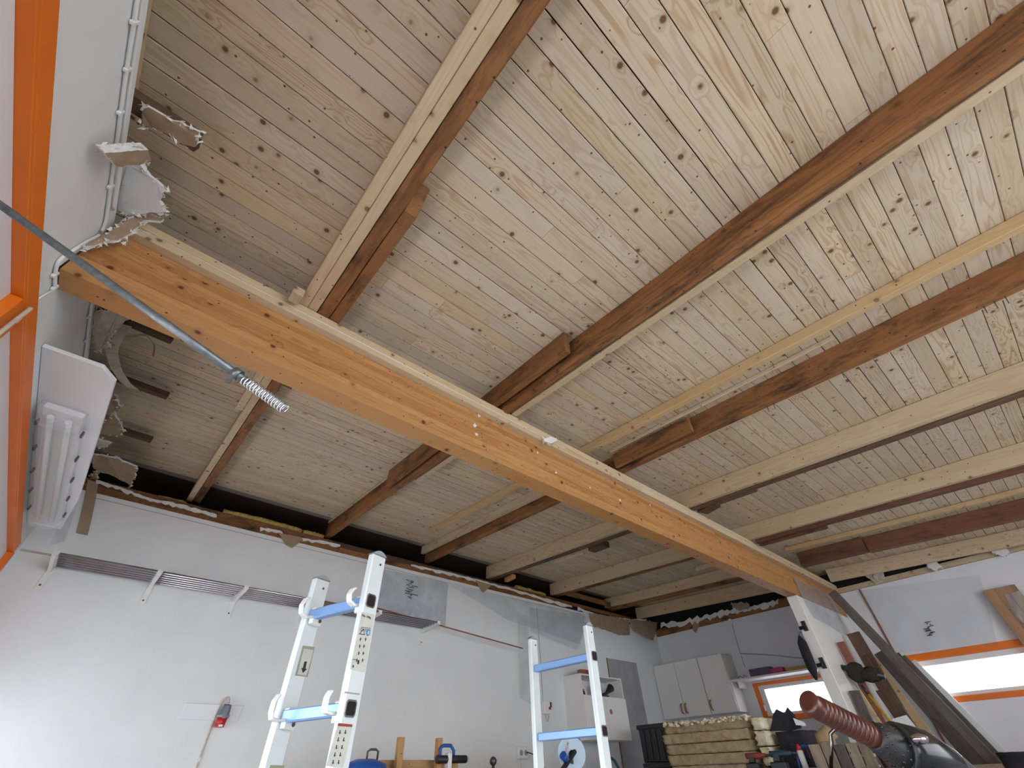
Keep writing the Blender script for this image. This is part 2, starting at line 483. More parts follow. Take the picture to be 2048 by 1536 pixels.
def wall_cells(g, axis, a0, a1, us, vs, holes):
    """wall slab split round its openings; us along the wall, vs heights"""
    for i in range(len(us) - 1):
        for j in range(len(vs) - 1):
            um, vm = (us[i] + us[i + 1]) / 2, (vs[j] + vs[j + 1]) / 2
            if any(h[0] < um < h[1] and h[2] < vm < h[3] for h in holes): continue
            if axis == 'x': g.box(a0, a1, us[i], us[i + 1], vs[j], vs[j + 1])
            else: g.box(us[i], us[i + 1], a0, a1, vs[j], vs[j + 1])

# left wall: outer skin to the roof, plasterboard lining that stops below the deck
g = G()
wall_cells(g, 'x', -0.95, -0.80, [YF - 0.2, W1[0], W1[1], 5.3], [0, W1[2], W1[3], 2.6], [W1])
for a, b in ((YF - 0.2, 0.8), (0.8, 5.3)):
    z = [CZ + 1.62 + 0.055 * q for q in (a, b)]
g.hexa([(-0.95, YF - .2, 2.6), (-0.80, YF - .2, 2.6), (-0.80, 5.3, 2.6), (-0.95, 5.3, 2.6)],
       [(-0.95, YF - .2, deck(YF - .2, -.05)), (-0.80, YF - .2, deck(YF - .2, -.05)), (-0.80, 5.3, deck(5.3, -.05)), (-0.95, 5.3, deck(5.3, -.05))])
struct(g, 'wall_left', 'wall_paint')
g = G()
wall_cells(g, 'x', -0.795, XL, [YF, W1[0], W1[1], YB - 0.002], [0.001, W1[2], W1[3], W1[3] + 0.18], [W1])
zt = W1[3] + 0.18
def ltop(y): return CZ + 1.615 + 0.055 * y
ys = [YF, -1.0, 0.0, 0.45, 0.9, 1.3, 1.6, 1.675]
for a, b in list(zip(ys[:-1], ys[1:])) + [(1.80, 2.2), (2.2, 2.6), (2.6, 3.1), (3.1, 3.6), (3.6, 4.1), (4.1, YB - 0.002)]:
    ja, jb = (0.006 * math.sin(a * 17) - (0.05 if a > 1.75 else 0), 0.006 * math.sin(b * 17) - (0.05 if b > 1.75 else 0))
    g.hexa([(-0.795, a, zt), (XL, a, zt), (XL, b, zt), (-0.795, b, zt)], [(-0.795, a, ltop(a) + ja), (XL, a, ltop(a) + ja), (XL, b, ltop(b) + jb), (-0.795, b, ltop(b) + jb)])
g.box(-0.795, XL, 1.675, 1.80, zt, CZ + 1.386)
struct(g, 'wall_lining_left', 'wall_paint')

# back wall: lining, with a dark eaves void above and behind the plate
struct(G().box(-0.795, 7.5, YB, YB + 0.012, 0.001, CZ + 1.775), 'wall_back', 'wall_paint')
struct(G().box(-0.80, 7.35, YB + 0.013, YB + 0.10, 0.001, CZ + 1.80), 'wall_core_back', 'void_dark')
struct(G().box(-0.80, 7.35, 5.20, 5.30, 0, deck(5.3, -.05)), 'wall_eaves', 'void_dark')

# right wall with its two windows
W2 = (1.95, 3.21, CZ + 0.455, CZ + 0.835)
W3 = (-0.9, 1.36, CZ + 0.445, CZ + 0.905)
g = G()
wall_cells(g, 'x', XR, 7.5, [YF - 0.2, W3[0], W3[1], W2[0], W2[1], 5.3], [0.001, CZ + 0.445, W2[2], W2[3], CZ + 0.905, CZ + 1.665],
           [(W2[0], W2[1], W2[2], W2[3]), (W3[0], W3[1], W3[2], W3[3])])
struct(g, 'wall_right', 'wall_paint_lilac')
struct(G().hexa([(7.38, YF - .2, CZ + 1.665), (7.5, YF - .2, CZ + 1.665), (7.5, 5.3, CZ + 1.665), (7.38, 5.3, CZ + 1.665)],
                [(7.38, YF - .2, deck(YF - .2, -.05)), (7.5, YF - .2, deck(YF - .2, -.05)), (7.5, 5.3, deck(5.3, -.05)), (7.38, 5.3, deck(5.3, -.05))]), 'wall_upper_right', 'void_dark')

# wall behind the camera with an unseen doorway added for its light
g = G()
wall_cells(g, 'y', YF - 0.2, YF, [-0.795, ADDED_DOOR[0], ADDED_DOOR[1], 7.32], [0.001, ADDED_DOOR[2], deck(YF, 0.03)], [(ADDED_DOOR[0], ADDED_DOOR[1], -1, ADDED_DOOR[2])])
struct(g, 'wall_front', 'wall_paint')

# partition stub under the beam
PX, PY0, PY1 = 5.72, 1.682, 1.795
struct(G().box(PX, 7.325, PY0, PY1, 0.001, CZ + 1.385), 'wall_partition', 'cabinet_white', None, 0.004)

# ------------------------------------------------------------------ ceiling: roof deck of single boards
ceil_root = thing('ceiling', (3, 0, deck(0)), kind='structure')
SL = Matrix.Rotation(math.atan(T), 4, 'X')
PITCH, Y0 = 0.0862, 0.542
rg = random.Random(11)
nb = 0
for j in range(-47, 50):
    ya = Y0 + j * PITCH
    if ya < YF + 0.02 or ya + PITCH > 4.62: continue
    w = PITCH - (0.0050 if rg.random() < 0.15 else 0.0029)
    cuts = [-0.79]
    x = -0.79 + rg.uniform(0.6, 4.0)
    while x < 6.6:
        cuts.append(x); x += rg.uniform(2.6, 4.4)
    cuts.append(7.37)
    for a, b in zip(cuts[:-1], cuts[1:]):
        L = b - a - 0.0012; c = 0.0018; t = 0.02
        prof = [(-w / 2 + c, 0), (w / 2 - c, 0), (w / 2, c), (w / 2, t), (-w / 2, t), (-w / 2, c)]
        dz = rg.uniform(0, 0.0012)
        vs = [(sx * L / 2, p, q + dz) for sx in (-1, 1) for p, q in prof]
        gg = G().add(vs, [tuple(range(5, -1, -1)), tuple(range(6, 12))] + [(k, (k + 1) % 6, 6 + (k + 1) % 6, 6 + k) for k in range(6)])
        gg.f = [list(reversed(f)) for f in gg.f]
        yc = ya + PITCH / 2
        W = Matrix.Translation(Vector(((a + b) / 2, yc, deck(yc)))) @ SL
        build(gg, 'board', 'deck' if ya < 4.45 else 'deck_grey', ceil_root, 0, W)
        nb += 1
struct(G().hexa([(-0.95, YF - .2, deck(YF - .2, -.03)), (7.5, YF - .2, deck(YF - .2, -.03)), (7.5, 5.3, deck(5.3, -.03)), (-0.95, 5.3, deck(5.3, -.03))],
                [(-0.95, YF - .2, deck(YF - .2, -.12)), (7.5, YF - .2, deck(YF - .2, -.12)), (7.5, 5.3, deck(5.3, -.12)), (-0.95, 5.3, deck(5.3, -.12))]), 'roof', 'roof_felt')
print('boards', nb)

# ------------------------------------------------------------------ trims of the setting
def sloped(y0, y1, x, w, d0, d1):
    """centre line ends of a piece running along Y between two depths under the deck"""
    m = (d0 + d1) / 2
    return Vector((x, y0, deck(y0, m))), Vector((x, y1, deck(y1, m)))
def trim(name, *a, **k):
    return tag(timber(name, *a, **k), kind='structure')
p, q = sloped(YF, 1.22, -0.776, 0, 0.001, 0.26); trim('trim_1', p, q, 0.045, 0.258, 'new_lumber')
p, q = sloped(1.50, 1.62, -0.776, 0, 0.001, 0.26); trim('trim_2', p, q, 0.045, 0.258, 'new_lumber')
# plate on the back wall: lower facing board and the plate above it
xs = [-0.62, 1.58, 3.5, 5.02]
for i, (a, b) in enumerate(zip(xs[:-1], xs[1:])):
    trim('trim_%d' % (3 + i), P(a, YB + 0.006, 1.803), P(b - .004, YB + 0.006, 1.803), 0.018, 0.055, 'old_timber', seg=12, jit=0.002)
for i, (a, b, m) in enumerate(((-0.70, 1.50, 'old_timber'), (1.505, 3.9, 'brown_wood'), (3.905, 6.9, 'old_timber'))):
    trim('trim_%d' % (6 + i), P(a, YB + 0.06, 1.860), P(b, YB + 0.06, 1.860), 0.095, 0.05, m, seg=10, jit=0.002)
# planks along the head of the right wall
p, q = Vector((7.345, YF, CZ + 1.70)), Vector((7.345, 4.5, CZ + 1.70))
trim('trim_9', p, q, 0.035, 0.062, 'new_lumber')
# lath down the right wall next to the partition
trim('trim_10', P(7.322, 1.40, 1.66), P(7.322, 1.40, -0.9), 0.018, 0.018, 'copper_wood', up=(1, 0, 0))
# narrow seam lath on the back wall beside the pipe shelf
trim('trim_11', P(-0.66, YB - 0.004, 1.27), P(-0.47, YB - 0.004, 1.27), 0.008, 0.012, 'paper_light', bevel=0)
# joint line of the lining along the back wall
trim('trim_12', P(-0.5, YB - 0.001, 1.735), P(6.2, YB - 0.001, 1.735), 0.003, 0.004, 'panel_grey', bevel=0)

# ------------------------------------------------------------------ windows
def window_x(name, X, y0, y1, z0, z1, fw, depth, proud, mull=(), side=1):
    """window in a wall of constant X; side = +1 when the room lies towards -X"""
    root = thing(name, (X, (y0 + y1) / 2, z0), kind='structure')
    xa, xb = (X - proud, X + depth) if side > 0 else (X - depth, X + proud)
    for nm, a in (('frame_head', (y0, y1, z1 - fw, z1)), ('frame_sill', (y0, y1, z0, z0 + fw)),
                  ('frame_jamb', (y0, y0 + fw, z0 + fw, z1 - fw)), ('frame_jamb', (y1 - fw, y1, z0 + fw, z1 - fw))):
        build(G().box(xa, xb, *a), nm, 'orange_paint', root, 0.003)
    for m in mull:
        build(G().box(xa, xb, m - fw / 2, m + fw / 2, z0 + fw, z1 - fw), 'mullion', 'orange_paint', root, 0.003)
    return root
# orange framed front on the left: white panels above, glass below
r = thing('window_1', (XL, 1, W1[2]), kind='structure')
HF = 0.056
for nm, b in (('frame_head', (W1[0], W1[1], W1[3], W1[3] + HF)), ('frame_sill', (W1[0], W1[1], W1[2] - HF, W1[2])),
              ('frame_jamb', (W1[0] - HF, W1[0], W1[2], W1[3])), ('frame_jamb', (W1[1], W1[1] + HF, W1[2], W1[3]))):
    build(G().box(XL + 0.001, XL + 0.022, *b), nm, 'orange_paint', r, 0.003)
for nm, b in (('reveal_head', (W1[0], W1[1], W1[3] - 0.012, W1[3] - 0.001)), ('reveal_sill', (W1[0], W1[1], W1[2] + 0.001, W1[2] + 0.012)),
              ('reveal_jamb', (W1[1] - 0.012, W1[1] - .001, W1[2] + .013, W1[3] - .013)), ('reveal_jamb', (W1[0] + .001, W1[0] + 0.012, W1[2] + .013, W1[3] - .013))):
    build(G().box(XL - 0.05, XL + 0.021, *b), nm, 'orange_paint', r, 0.002)
MUL = (1.71, -0.6)
for m in MUL:
    build(G().box(XL - 0.04, XL + 0.021, m - 0.06, m + 0.06, W1[2] + 0.013, W1[3] - 0.013), 'mullion', 'orange_paint', r, 0.003)
ZG = CZ + 0.42
for a, b in ((W1[0] + 0.013, -0.661), (-0.539, 1.649), (1.771, W1[1] - 0.013)):
    build(G().box(XL - 0.045, XL - 0.012, a, b, ZG, W1[3] - 0.013), 'white_panel', 'white_board', r)
    build(G().box(XL - 0.03, XL - 0.025, a, b, W1[2] + 0.013, ZG - 0.001), 'pane', 'glass', r)
# small window between the cabinets and the partition
r = thing('window_2', (XR, 2.6, W2[2]), kind='structure')
y0, y1, z0, z1 = W2
for nm, b in (('frame_head', (y0 - .03, y1 + .001, z1 - 0.012, z1 + 0.02)), ('frame_sill', (y0, y1, z0 - 0.03, z0 + 0.03)),
              ('frame_jamb', (y1 - 0.055, y1, z0 + 0.031, z1 - 0.013)), ('frame_jamb', (y0, y0 + 0.055, z0 + 0.031, z1 - 0.013))):
    build(G().box(XR - 0.012, XR + 0.06, *b), nm, 'orange_paint', r, 0.002)
for b in ((y0 + .056, y1 - .056, z1 - 0.06, z1 - 0.014), (y0 + .056, y1 - .056, z0 + 0.032, z0 + 0.06), (y1 - 0.13, y1 - 0.057, z0 + 0.061, z1 - 0.061), (y0 + 0.057, y0 + 0.12, z0 + 0.061, z1 - 0.061)):
    build(G().box(XR + 0.01, XR + 0.05, *b), 'sash', 'white_plastic', r, 0.003)
build(G().box(XR + 0.06, XR + 0.064, y0 + 0.06, y1 - 0.06, z0 + 0.03, z1 - 0.015), 'pane', 'glass', r)
build(G().box(XR - 0.03, XR - 0.013, y1 - 0.075, y1 - 0.06, z0 + 0.09, z0 + 0.15), 'hinge', 'white_plastic', r)
# long window on the right
r = thing('window_3', (XR, 0.2, W3[2]), kind='structure')
y0, y1, z0, z1 = W3
for nm, b in (('frame_head', (y0, y1, z1 - 0.065, z1)), ('frame_sill', (y0, y1, z0, z0 + 0.05)), ('frame_jamb', (y1 - 0.05, y1, z0 + .051, z1 - .066)), ('frame_jamb', (y0, y0 + 0.05, z0 + .051, z1 - .066))):
    build(G().box(XR - 0.014, XR + 0.06, *b), nm, 'orange_paint', r, 0.002)
for b in ((y0 + .051, y1 - .051, z1 - 0.12, z1 - 0.067), (y0 + .051, y1 - .051, z0 + 0.052, z0 + 0.085)):
    build(G().box(XR + 0.012, XR + 0.055, *b), 'sash', 'white_plastic', r, 0.003)
build(G().box(XR + 0.065, XR + 0.069, y0 + 0.05, y1 - 0.05, z0 + 0.06, z1 - 0.07), 'pane', 'glass', r)
# orange panel low on the right wall
r = thing('window_4', (XR, 0.6, CZ - 0.3), kind='structure')
build(G().box(XR - 0.016, XR - 0.001, -0.4, 1.03, CZ - 0.02, CZ + 0.03), 'frame_head', 'orange_paint', r, 0.002)
build(G().box(XR - 0.016, XR - 0.001, 0.98, 1.03, CZ - 0.7, CZ - 0.021), 'frame_jamb', 'orange_paint', r, 0.002)

portal('added_door_portal', ((ADDED_DOOR[0] + ADDED_DOOR[1]) / 2, YF - 0.1, ADDED_DOOR[2] / 2), (math.radians(90), 0, 0), ADDED_DOOR[1] - ADDED_DOOR[0], ADDED_DOOR[2])
portal('window_portal', (-0.96, (W1[0] + W1[1]) / 2, (W1[2] + ZG) / 2), (math.radians(90), 0, math.radians(-90)), W1[1] - W1[0], ZG - W1[2])
portal('window_portal_2', (7.52, (W2[0] + W2[1]) / 2, (W2[2] + W2[3]) / 2), (math.radians(90), 0, math.radians(90)), W2[1] - W2[0], W2[3] - W2[2])
portal('window_portal_3', (7.52, (W3[0] + W3[1]) / 2, (W3[2] + W3[3]) / 2), (math.radians(90), 0, math.radians(90)), W3[1] - W3[0], W3[3] - W3[2])

# ================================================================== ROOF TIMBERS
# glued beam: lamellas, two planks on top, white sealant line
BY0, BY1, BZ0 = 1.682, 1.795, 1.388
beam = thing('glulam_beam', P(XL, 1.74, BZ0), 'thick honey coloured glued laminated beam crossing the whole room below the rafters', 'beam')
nl, lh = 9, 0.033
for i in range(nl):
    z = BZ0 + (i + 0.5) * lh
    rg = random.Random(40 + i)
    cuts = [XL + 0.003]; x = XL + rg.uniform(1.2, 3.4)
    while x < 6.8: cuts.append(x); x += rg.uniform(2.2, 3.8)
    cuts.append(7.327)
    for a, b in zip(cuts[:-1], cuts[1:]):
        timber('lamella', P(a, (BY0 + BY1) / 2, z), P(b, (BY0 + BY1) / 2, z), BY1 - BY0, lh - 0.0003, 'glulam', beam, bevel=0.0006)
for z, y0, m in ((1.707, 1.640, 'new_lumber'), (1.748, 1.634, 'new_lumber')):
    for a, b in ((XL + .06, 2.9), (2.903, 7.32)):
        timber('top_plank', P(a, (y0 + BY1) / 2, z), P(b, (y0 + BY1) / 2, z), BY1 - y0, 0.0405, m, beam, bevel=0.0015)
g = G().tube([P(XL + .1, 1.641, 1.727), P(2.0, 1.641, 1.727)], 0.0028, 6).tube([P(2.3, 1.641, 1.727), P(5.2, 1.641, 1.727)], 0.0018, 6)
build(g, 'sealant', 'gypsum', beam)
g = G()
rg = random.Random(5)
for u, v in ((958, 832), (950, 850), (953, 868), (1075, 905), (1112, 945), (1180, 975), (1240, 1000), (1300, 1010), (1062, 877)):
    p = at(u, v, 'y', BY0); r = rg.uniform(0.006, 0.012)
    pts = [p + Vector((math.cos(t) * r * rg.uniform(.5, 1.4), 0, math.sin(t) * r * rg.uniform(.5, 2))) for t in [k * 0.7 for k in range(9)]]
    g.prism(pts, (0, -0.0006, 0))
tag(build(g, 'plaster_smudge', 'gypsum', beam), kind='stuff')

RAF = 0
def rafter(name, label, mat, y0, y1, x0, x1, w, d1=D, d0=0.002, seg=1, jit=0.0, wane=0.0, cat='rafter', group=None, chamf=None):
    """x0/x1: near side at the two ends"""
    m = (d0 + d1) / 2
    p = Vector((x0 + w / 2, y0, deck(y0, m))); q = Vector((x1 + w / 2, y1, deck(y1, m)))
    return tag(timber(name, p, q, w, d1 - d0, mat, seg=seg, jit=jit, wane=wane, chamf=chamf), label, cat, group or 'timbers under the roof deck')
YS = YF + 0.02
YE = 4.66
# A, straight above the ladder and the spring pole
rafter('rafter', 'pale new plank, left one of a nailed pair, crossing the beam at its wall end', 'new_lumber', YS, 2.83, 0.045, 0.056, 0.0455)
rafter('rafter', 'pale new plank with wavy grain squeezed against the mouldy rafter nearest the torn wall', 'new_lumber', YS, YE, 0.092, 0.106, 0.046)
rafter('rafter', 'rusty brown old rafter with black mould spots beside the doubled pale planks', 'old_timber', YS, YE, 0.1415, 0.1555, 0.060, seg=26, jit=0.001)
rafter('splice_board', 'short dark brown plank with chamfered end nailed beside the mouldy rafter', 'old_timber', 0.78, 2.36, 0.2115, 0.2145, 0.055, seg=8, jit=0.001, cat='plank', chamf=0.07)
tag(timber('wood_block', P(0.03, 1.53, 1.735), P(0.03, 1.60, 1.735), 0.05, 0.05, 'new_lumber'), 'small pale wood block on the beam under the doubled planks', 'block')
# B
rafter('rafter', 'bowed orange brown old log rafter with waney edge and black stains', 'old_timber', YS, YE, 1.350, 1.425, 0.070, D + 0.015, seg=30, jit=0.004, wane=0.018)
rafter('rafter', 'pale new joist fixed on the far side of the bowed log rafter', 'new_lumber', YS, 2.9, 1.432, 1.492, 0.045)
rafter('splice_board', 'blocky brown splice piece on the bowed log rafter above the beam', 'old_timber', 0.97, 3.15, 1.308, 1.352, 0.040, seg=8, jit=0.0012, cat='plank')
rafter('lath', 'thin pale lath under the deck beside the bowed log rafter', 'new_lumber', 3.2, 4.6, 1.385, 1.402, 0.014, 0.03, cat='lath')
# C
rafter('batten', 'slim yellowish batten screwed under the deck, ending short of the back wall', 'yellow_lumber', YS, 4.02, 2.312, 2.335, 0.046, 0.068, cat='batten')
rafter('rafter', 'brown old rafter with grey lower edge and bent nails beside the slim yellowish batten', 'old_timber', YS, YE, 2.548, 2.688, 0.066, seg=24, jit=0.002, wane=0.008)
rafter('lath', 'thin pale lath along the top of the brown rafter with bent nails', 'new_lumber', -0.05, 1.62, 2.500, 2.530, 0.016, 0.03, cat='lath')
rafter('splice_board', 'brown splice piece on the rafter with bent nails, its end cut square', 'old_timber', 0.93, 1.62, 2.546, 2.565, 0.030, d0=0.032, seg=4, jit=0.001, cat='plank')
rafter('joist', 'pale new joist hidden behind the brown rafter with bent nails', 'new_lumber', YS, 0.95, 2.624, 2.705, 0.024, 0.135, cat='rafter')
rafter('lath', 'pale board on edge between batten and rafter behind the beam', 'new_lumber', 1.86, 4.6, 2.552, 2.59, 0.045, 0.085, cat='lath')
NC = [o for o in bpy.data.objects if o.get('label', '').startswith('brown old rafter with grey lower edge')][0]
for y in (-0.62, -0.66, -0.70, 0.42, 0.46, 0.02):
    x = 2.56 + .14 * (y + 3.58) / 8.24
    build(G().tube([(x + .03, y, deck(y, .150)), (x + .045, y + .01, deck(y, .19))], .0022, 6), 'nail', 'screw', NC)
# D
rafter('rafter', 'wide pale new joist lit from below, with a dark strip along its underside', 'new_lumber', YS, YE, 3.590, 3.655, 0.047)
rafter('rafter', 'dark brown strip of old rafter tucked behind the wide pale joist', 'brown_wood', YS, YE, 3.645, 3.71, 0.055, 0.168, seg=20, jit=0.0015)
tag(timber('wood_block', Vector((3.80, 1.44, deck(1.44, .12))), Vector((3.86, 1.61, deck(1.6, .12))), 0.12, 0.085, 'brown_wood', seg=2, jit=0.002), 'dark stub of timber sticking out above the beam by the wide joist', 'block')
rafter('lath', 'dark lath hanging along the old strip before the beam', 'brown_wood', 1.05, 1.43, 3.746, 3.752, 0.045, 0.165, 0.12, cat='lath')
tag(timber('wood_block', Vector((3.84, 2.75, deck(2.75, .15))), Vector((3.85, 2.98, deck(2.98, .15))), 0.10, 0.06, 'brown_wood', seg=2, jit=0.002), 'dark wood block with mineral wool fluff under the deck', 'block')
tag(timber('wood_block', Vector((3.86, 2.05, deck(2.05, .12))), Vector((3.87, 2.36, deck(2.36, .12))), 0.09, 0.05, 'brown_wood'), 'flat dark block close behind the beam', 'block')
tag(timber('lath', Vector((3.80, 3.05, deck(3.05, .185))), Vector((3.79, 3.50, deck(3.5, .19))), 0.035, 0.03, 'new_lumber'), 'loose pale lath nailed under the dark rafter strip', 'lath')
tag(timber('wood_block', Vector((3.82, 4.28, deck(4.28, .175))), Vector((3.86, 4.48, deck(4.48, .175))), 0.06, 0.05, 'clamp_wood'), 'short orange wood block under the deck near the back plate', 'block')
# E
rafter('rafter', 'broad pale new joist with screw dots over the reddish strip', 'new_lumber', YS, YE, 4.805, 4.875, 0.047)
rafter('rafter', 'reddish brown old rafter running under the broad pale joist', 'old_red', YS, 1.60, 4.86, 4.908, 0.06, 0.185, seg=18, jit=0.002)
rafter('rafter', 'orange brown old rafter beside the broad joist, behind the beam', 'old_timber', 1.82, YE, 4.905, 4.95, 0.065, 0.16, seg=12, jit=0.002)
rafter('lath', 'dark lath lengthening the reddish rafter towards the beam', 'old_red', 0.93, 1.60, 4.972, 4.982, 0.035, 0.20, 0.10, cat='lath')
# F, G
rafter('batten', 'narrow orange toned batten under the deck beside the reddish rafter with sawn splice', 'yellow_lumber', YS, 1.62, 5.83, 5.85, 0.05, 0.045, cat='batten')
rafter('rafter', 'deep reddish old rafter ending in a sawn splice beside the narrow batten', 'old_red', YS, 0.9, 6.125, 6.165, 0.07, 0.165, seg=14, jit=0.002)
rafter('splice_board', 'reddish splice block between the sawn rafter and the beam', 'old_red', 0.905, 1.61, 6.125, 6.15, 0.085, 0.16, seg=4, jit=0.002, cat='plank')
rafter('rafter', 'pale new joist behind the beam with a knotty face, near the torn corner', 'new_lumber', 1.82, YE, 6.05, 6.15, 0.047, 0.13)
rafter('rafter', 'brown old rafter behind the beam above the torn corner', 'old_timber', 1.82, YE, 6.105, 6.22, 0.085, 0.16, seg=12, jit=0.002)
rafter('lath', 'short pale lath under the deck right behind the beam', 'new_lumber', 1.84, 2.75, 5.72, 5.74, 0.045, 0.05, cat='lath')
# H
rafter('rafter', 'last pale joist running close along the window wall', 'new_lumber', YS, 1.62, 7.085, 7.11, 0.047)
rafter('rafter', 'pale dusty joist behind the beam, last one before the cabinets wall', 'new_lumber', 1.82, YE, 6.94, 7.0, 0.047, 0.175)
tag(timber('blocking', Vector((5.03, 4.53, deck(4.53, .11))), Vector((6.13, 4.53, deck(4.53, .11))), 0.03, 0.07, 'old_timber'), 'short orange crosspiece between two rafter ends at the back plate', 'block')

# nailed leftovers at the left wall
def stub(label, u0, v0, u1, v1, w, h, mat, depth, x0=-0.75):
    a = at(u0, v0, 'r', depth); b = at(u1, v1, 'r', depth)
    a.x = x0
    a.z = b.z
    a.y = b.y
    return tag(timber('batten_stub', a, b, w, h, mat, seg=5, jit=0.0015), label, 'batten')
s1 = stub('brown batten stub with plaster remains sticking out above the pale trim', 275, 200, 398, 285, 0.075, 0.045, 'brown_wood', 0.12)

# ================================================================== TORN LINING LEFTOVERS
def strip(path, widthvec, th=0.003, smooth=True):
    """bent flat strip: path of points, constant width vector"""
    g = G(); path = [Vector(p) for p in path]; wv = Vector(widthvec); n = len(path)
    nr = []
    for i in range(n):
        d = (path[min(i + 1, n - 1)] - path[max(i - 1, 0)])
        k = d.cross(wv); nr.append(k.normalized() if k.length > 1e-9 else Vector((0, 0, 1)))
    vs = []
    for i in range(n):
        a, b, o = path[i] - wv / 2, path[i] + wv / 2, nr[i] * th / 2
        vs += [a - o, b - o, b + o, a + o]
    fs = [(0, 1, 2, 3), tuple((n - 1) * 4 + k for k in (3, 2, 1, 0))]
    for i in range(n - 1):
        for k in range(4):
            k2 = (k + 1) % 4
            fs.append((i * 4 + k, (i + 1) * 4 + k, (i + 1) * 4 + k2, i * 4 + k2))
    g.add(vs, fs, False)
    return g
PB = 'plasterboard'
DN, UPV = (0, 0, -0.0125), (0, 0, 0.0125)
sb = scrap('plasterboard_scrap', 'torn white plasterboard strip hanging under the brown batten stub', [(288, 222), (297, 210), (335, 232), (402, 262), (392, 292), (372, 287), (330, 262), (290, 250)], ('r', 0.154), DN, amp=0.006, crumbs=42)
scrap('plasterboard_scrap', 'bent plasterboard flap poking from the wall over the white cable', [(210, 306), (250, 291), (276, 281), (279, 300), (262, 314), (243, 320), (226, 328)], ('x', XL + 0.05), (-0.03, 0.0, 0.012), amp=0.004, crumbs=26)
scrap('plasterboard_scrap', 'largest pale torn ceiling flap left at the wall above the beam', [(240, 330), (276, 312), (290, 340), (312, 362), (332, 380), (318, 402), (330, 424), (300, 424), (262, 432), (236, 420)], ('r', 0.195), UPV, mats=('gypsum', 'white_board'), amp=0.008, crumbs=98)
scrap('plasterboard_scrap', 'brown papered plasterboard end lying on the beam at the wall', [(172, 492), (210, 466), (262, 436), (288, 432), (330, 430), (322, 442), (290, 440), (268, 458), (240, 480), (200, 486)], ('y', 1.600), (0, 0.0125, 0), mats=('gypsum', 'paper'), amp=0.006, crumbs=86)
# below the beam on the left wall
for i, (lab, pix, dep_) in enumerate((
        ('crumpled plasterboard shred high in the corner between beam and lamp board', [(192, 622), (225, 618), (262, 634), (240, 650), (216, 690), (194, 704), (190, 668)], 0.31),
        ('torn white plasterboard shred beside the lamp board near its cut corner', [(212, 792), (236, 790), (243, 810), (226, 826), (214, 820)], 0.22),
        ('fringed white plasterboard shred beside the middle of the lamp board', [(206, 840), (232, 828), (250, 862), (238, 868), (206, 866), (198, 858)], 0.22),
        ('small white plasterboard shred pointing at the dark slot beside the lamp board', [(196, 876), (224, 884), (216, 890), (200, 896), (190, 888)], 0.22),
        ('broken plasterboard tongue with brown back over the black eaves gap', [(188, 906), (232, 914), (258, 924), (276, 932), (272, 948), (262, 972), (254, 962), (228, 950), (196, 938), (186, 930)], 0.20),
        ('fluffy plasterboard crumbs at the corner where plate meets left wall', [(182, 946), (200, 940), (194, 960), (182, 966)], 0.20))):
    scrap('plasterboard_scrap', lab, pix, ('r', dep_), DN, mats=('gypsum', 'paper_light' if i in (0, 3) else 'paper'), amp=0.008, crumbs=38)
# slots of old battens in the left part
for lab, u0, v0, u1, v1 in (('dark batten stub beside the lamp board, upper of two', 262, 778, 336, 792), ('brown batten stub beside the lamp board, lower of two', 250, 862, 304, 880), ('black batten stub half hidden by the beam', 290, 660, 345, 680)):
    stub(lab, u0, v0, u1, v1, 0.05, 0.04, 'brown_wood', 0.06)
# curled paper
def curl(label, pts, w, mat='paper_light', plane=('r', 0.2)):
    path = [at(u, v, plane[0], plane[1] + d) for u, v, d in pts]
    fine_ = []
    for i in range(len(path) - 1):
        for k in range(4): fine_.append(path[i].lerp(path[i + 1], k / 4))
    fine_.append(path[-1])
    for i in range(1, len(fine_) - 1): fine_[i] = (fine_[i - 1] + fine_[i] * 2 + fine_[i + 1]) / 4
    return tag(build(strip(fine_, w, 0.002), 'torn_paper', mat), label, 'paper')
curl('long curl of torn lining paper arching beside the lamp board', [(252, 650, 0.0), (235, 670, 0.05), (222, 700, 0.08), (232, 738, 0.06), (250, 765, 0.03), (268, 778, 0.0)], (0.05, 0.0, 0.01))
curl('loop of brown lining paper drooping under the beam', [(225, 690, 0.02), (250, 675, -0.02), (292, 668, -0.02), (310, 690, 0.04), (306, 712, 0.06)], (0.0, 0.05, 0.03), 'paper')
curl('brown paper strip hanging down the back wall in the corner', [(186, 962, 0.004), (180, 1000, 0.0), (170, 1045, -0.004), (164, 1068, 0.0)], (0.07, 0, 0), 'paper', ('y', YB - 0.012))

# torn rim along the plate on the back wall
def rim(label, pts, h=5.0, seed=1, y=YB - 0.0035):
    rg = random.Random(seed)
    up_, lo_ = [], []
    for i in range(len(pts) - 1):
        (a, b), (c, d) = pts[i], pts[i + 1]
        k = max(2, int(abs(c - a) / 7))
        for j in range(k):
            t = j / k
            up_.append((a + (c - a) * t, b + (d - b) * t - h * rg.uniform(.3, .7)))
            lo_.append((a + (c - a) * t, b + (d - b) * t + h * rg.uniform(.1, 1.1)))
    g = G()
    U = [at(u, v, 'y', y) for u, v in up_]; Lw = [at(u, v, 'y', y) for u, v in lo_]
    n = len(U); off = [Vector((0, -rg.uniform(.003, .014), 0)) for _ in range(n)]
    for i in range(n - 1):
        g.hexa([Lw[i] + off[i], Lw[i + 1] + off[i + 1], U[i + 1] + off[i + 1], U[i] + off[i]], [Lw[i], Lw[i + 1], U[i + 1], U[i]])
    return tag(build(g, 'torn_plasterboard', 'gypsum'), label, PB, 'torn leftovers of the old lining')
rim('white torn rim on the plate between the left corner and the first rafter', [(192, 963), (240, 978), (300, 1000), (360, 1012), (440, 1034)], 6, 1)
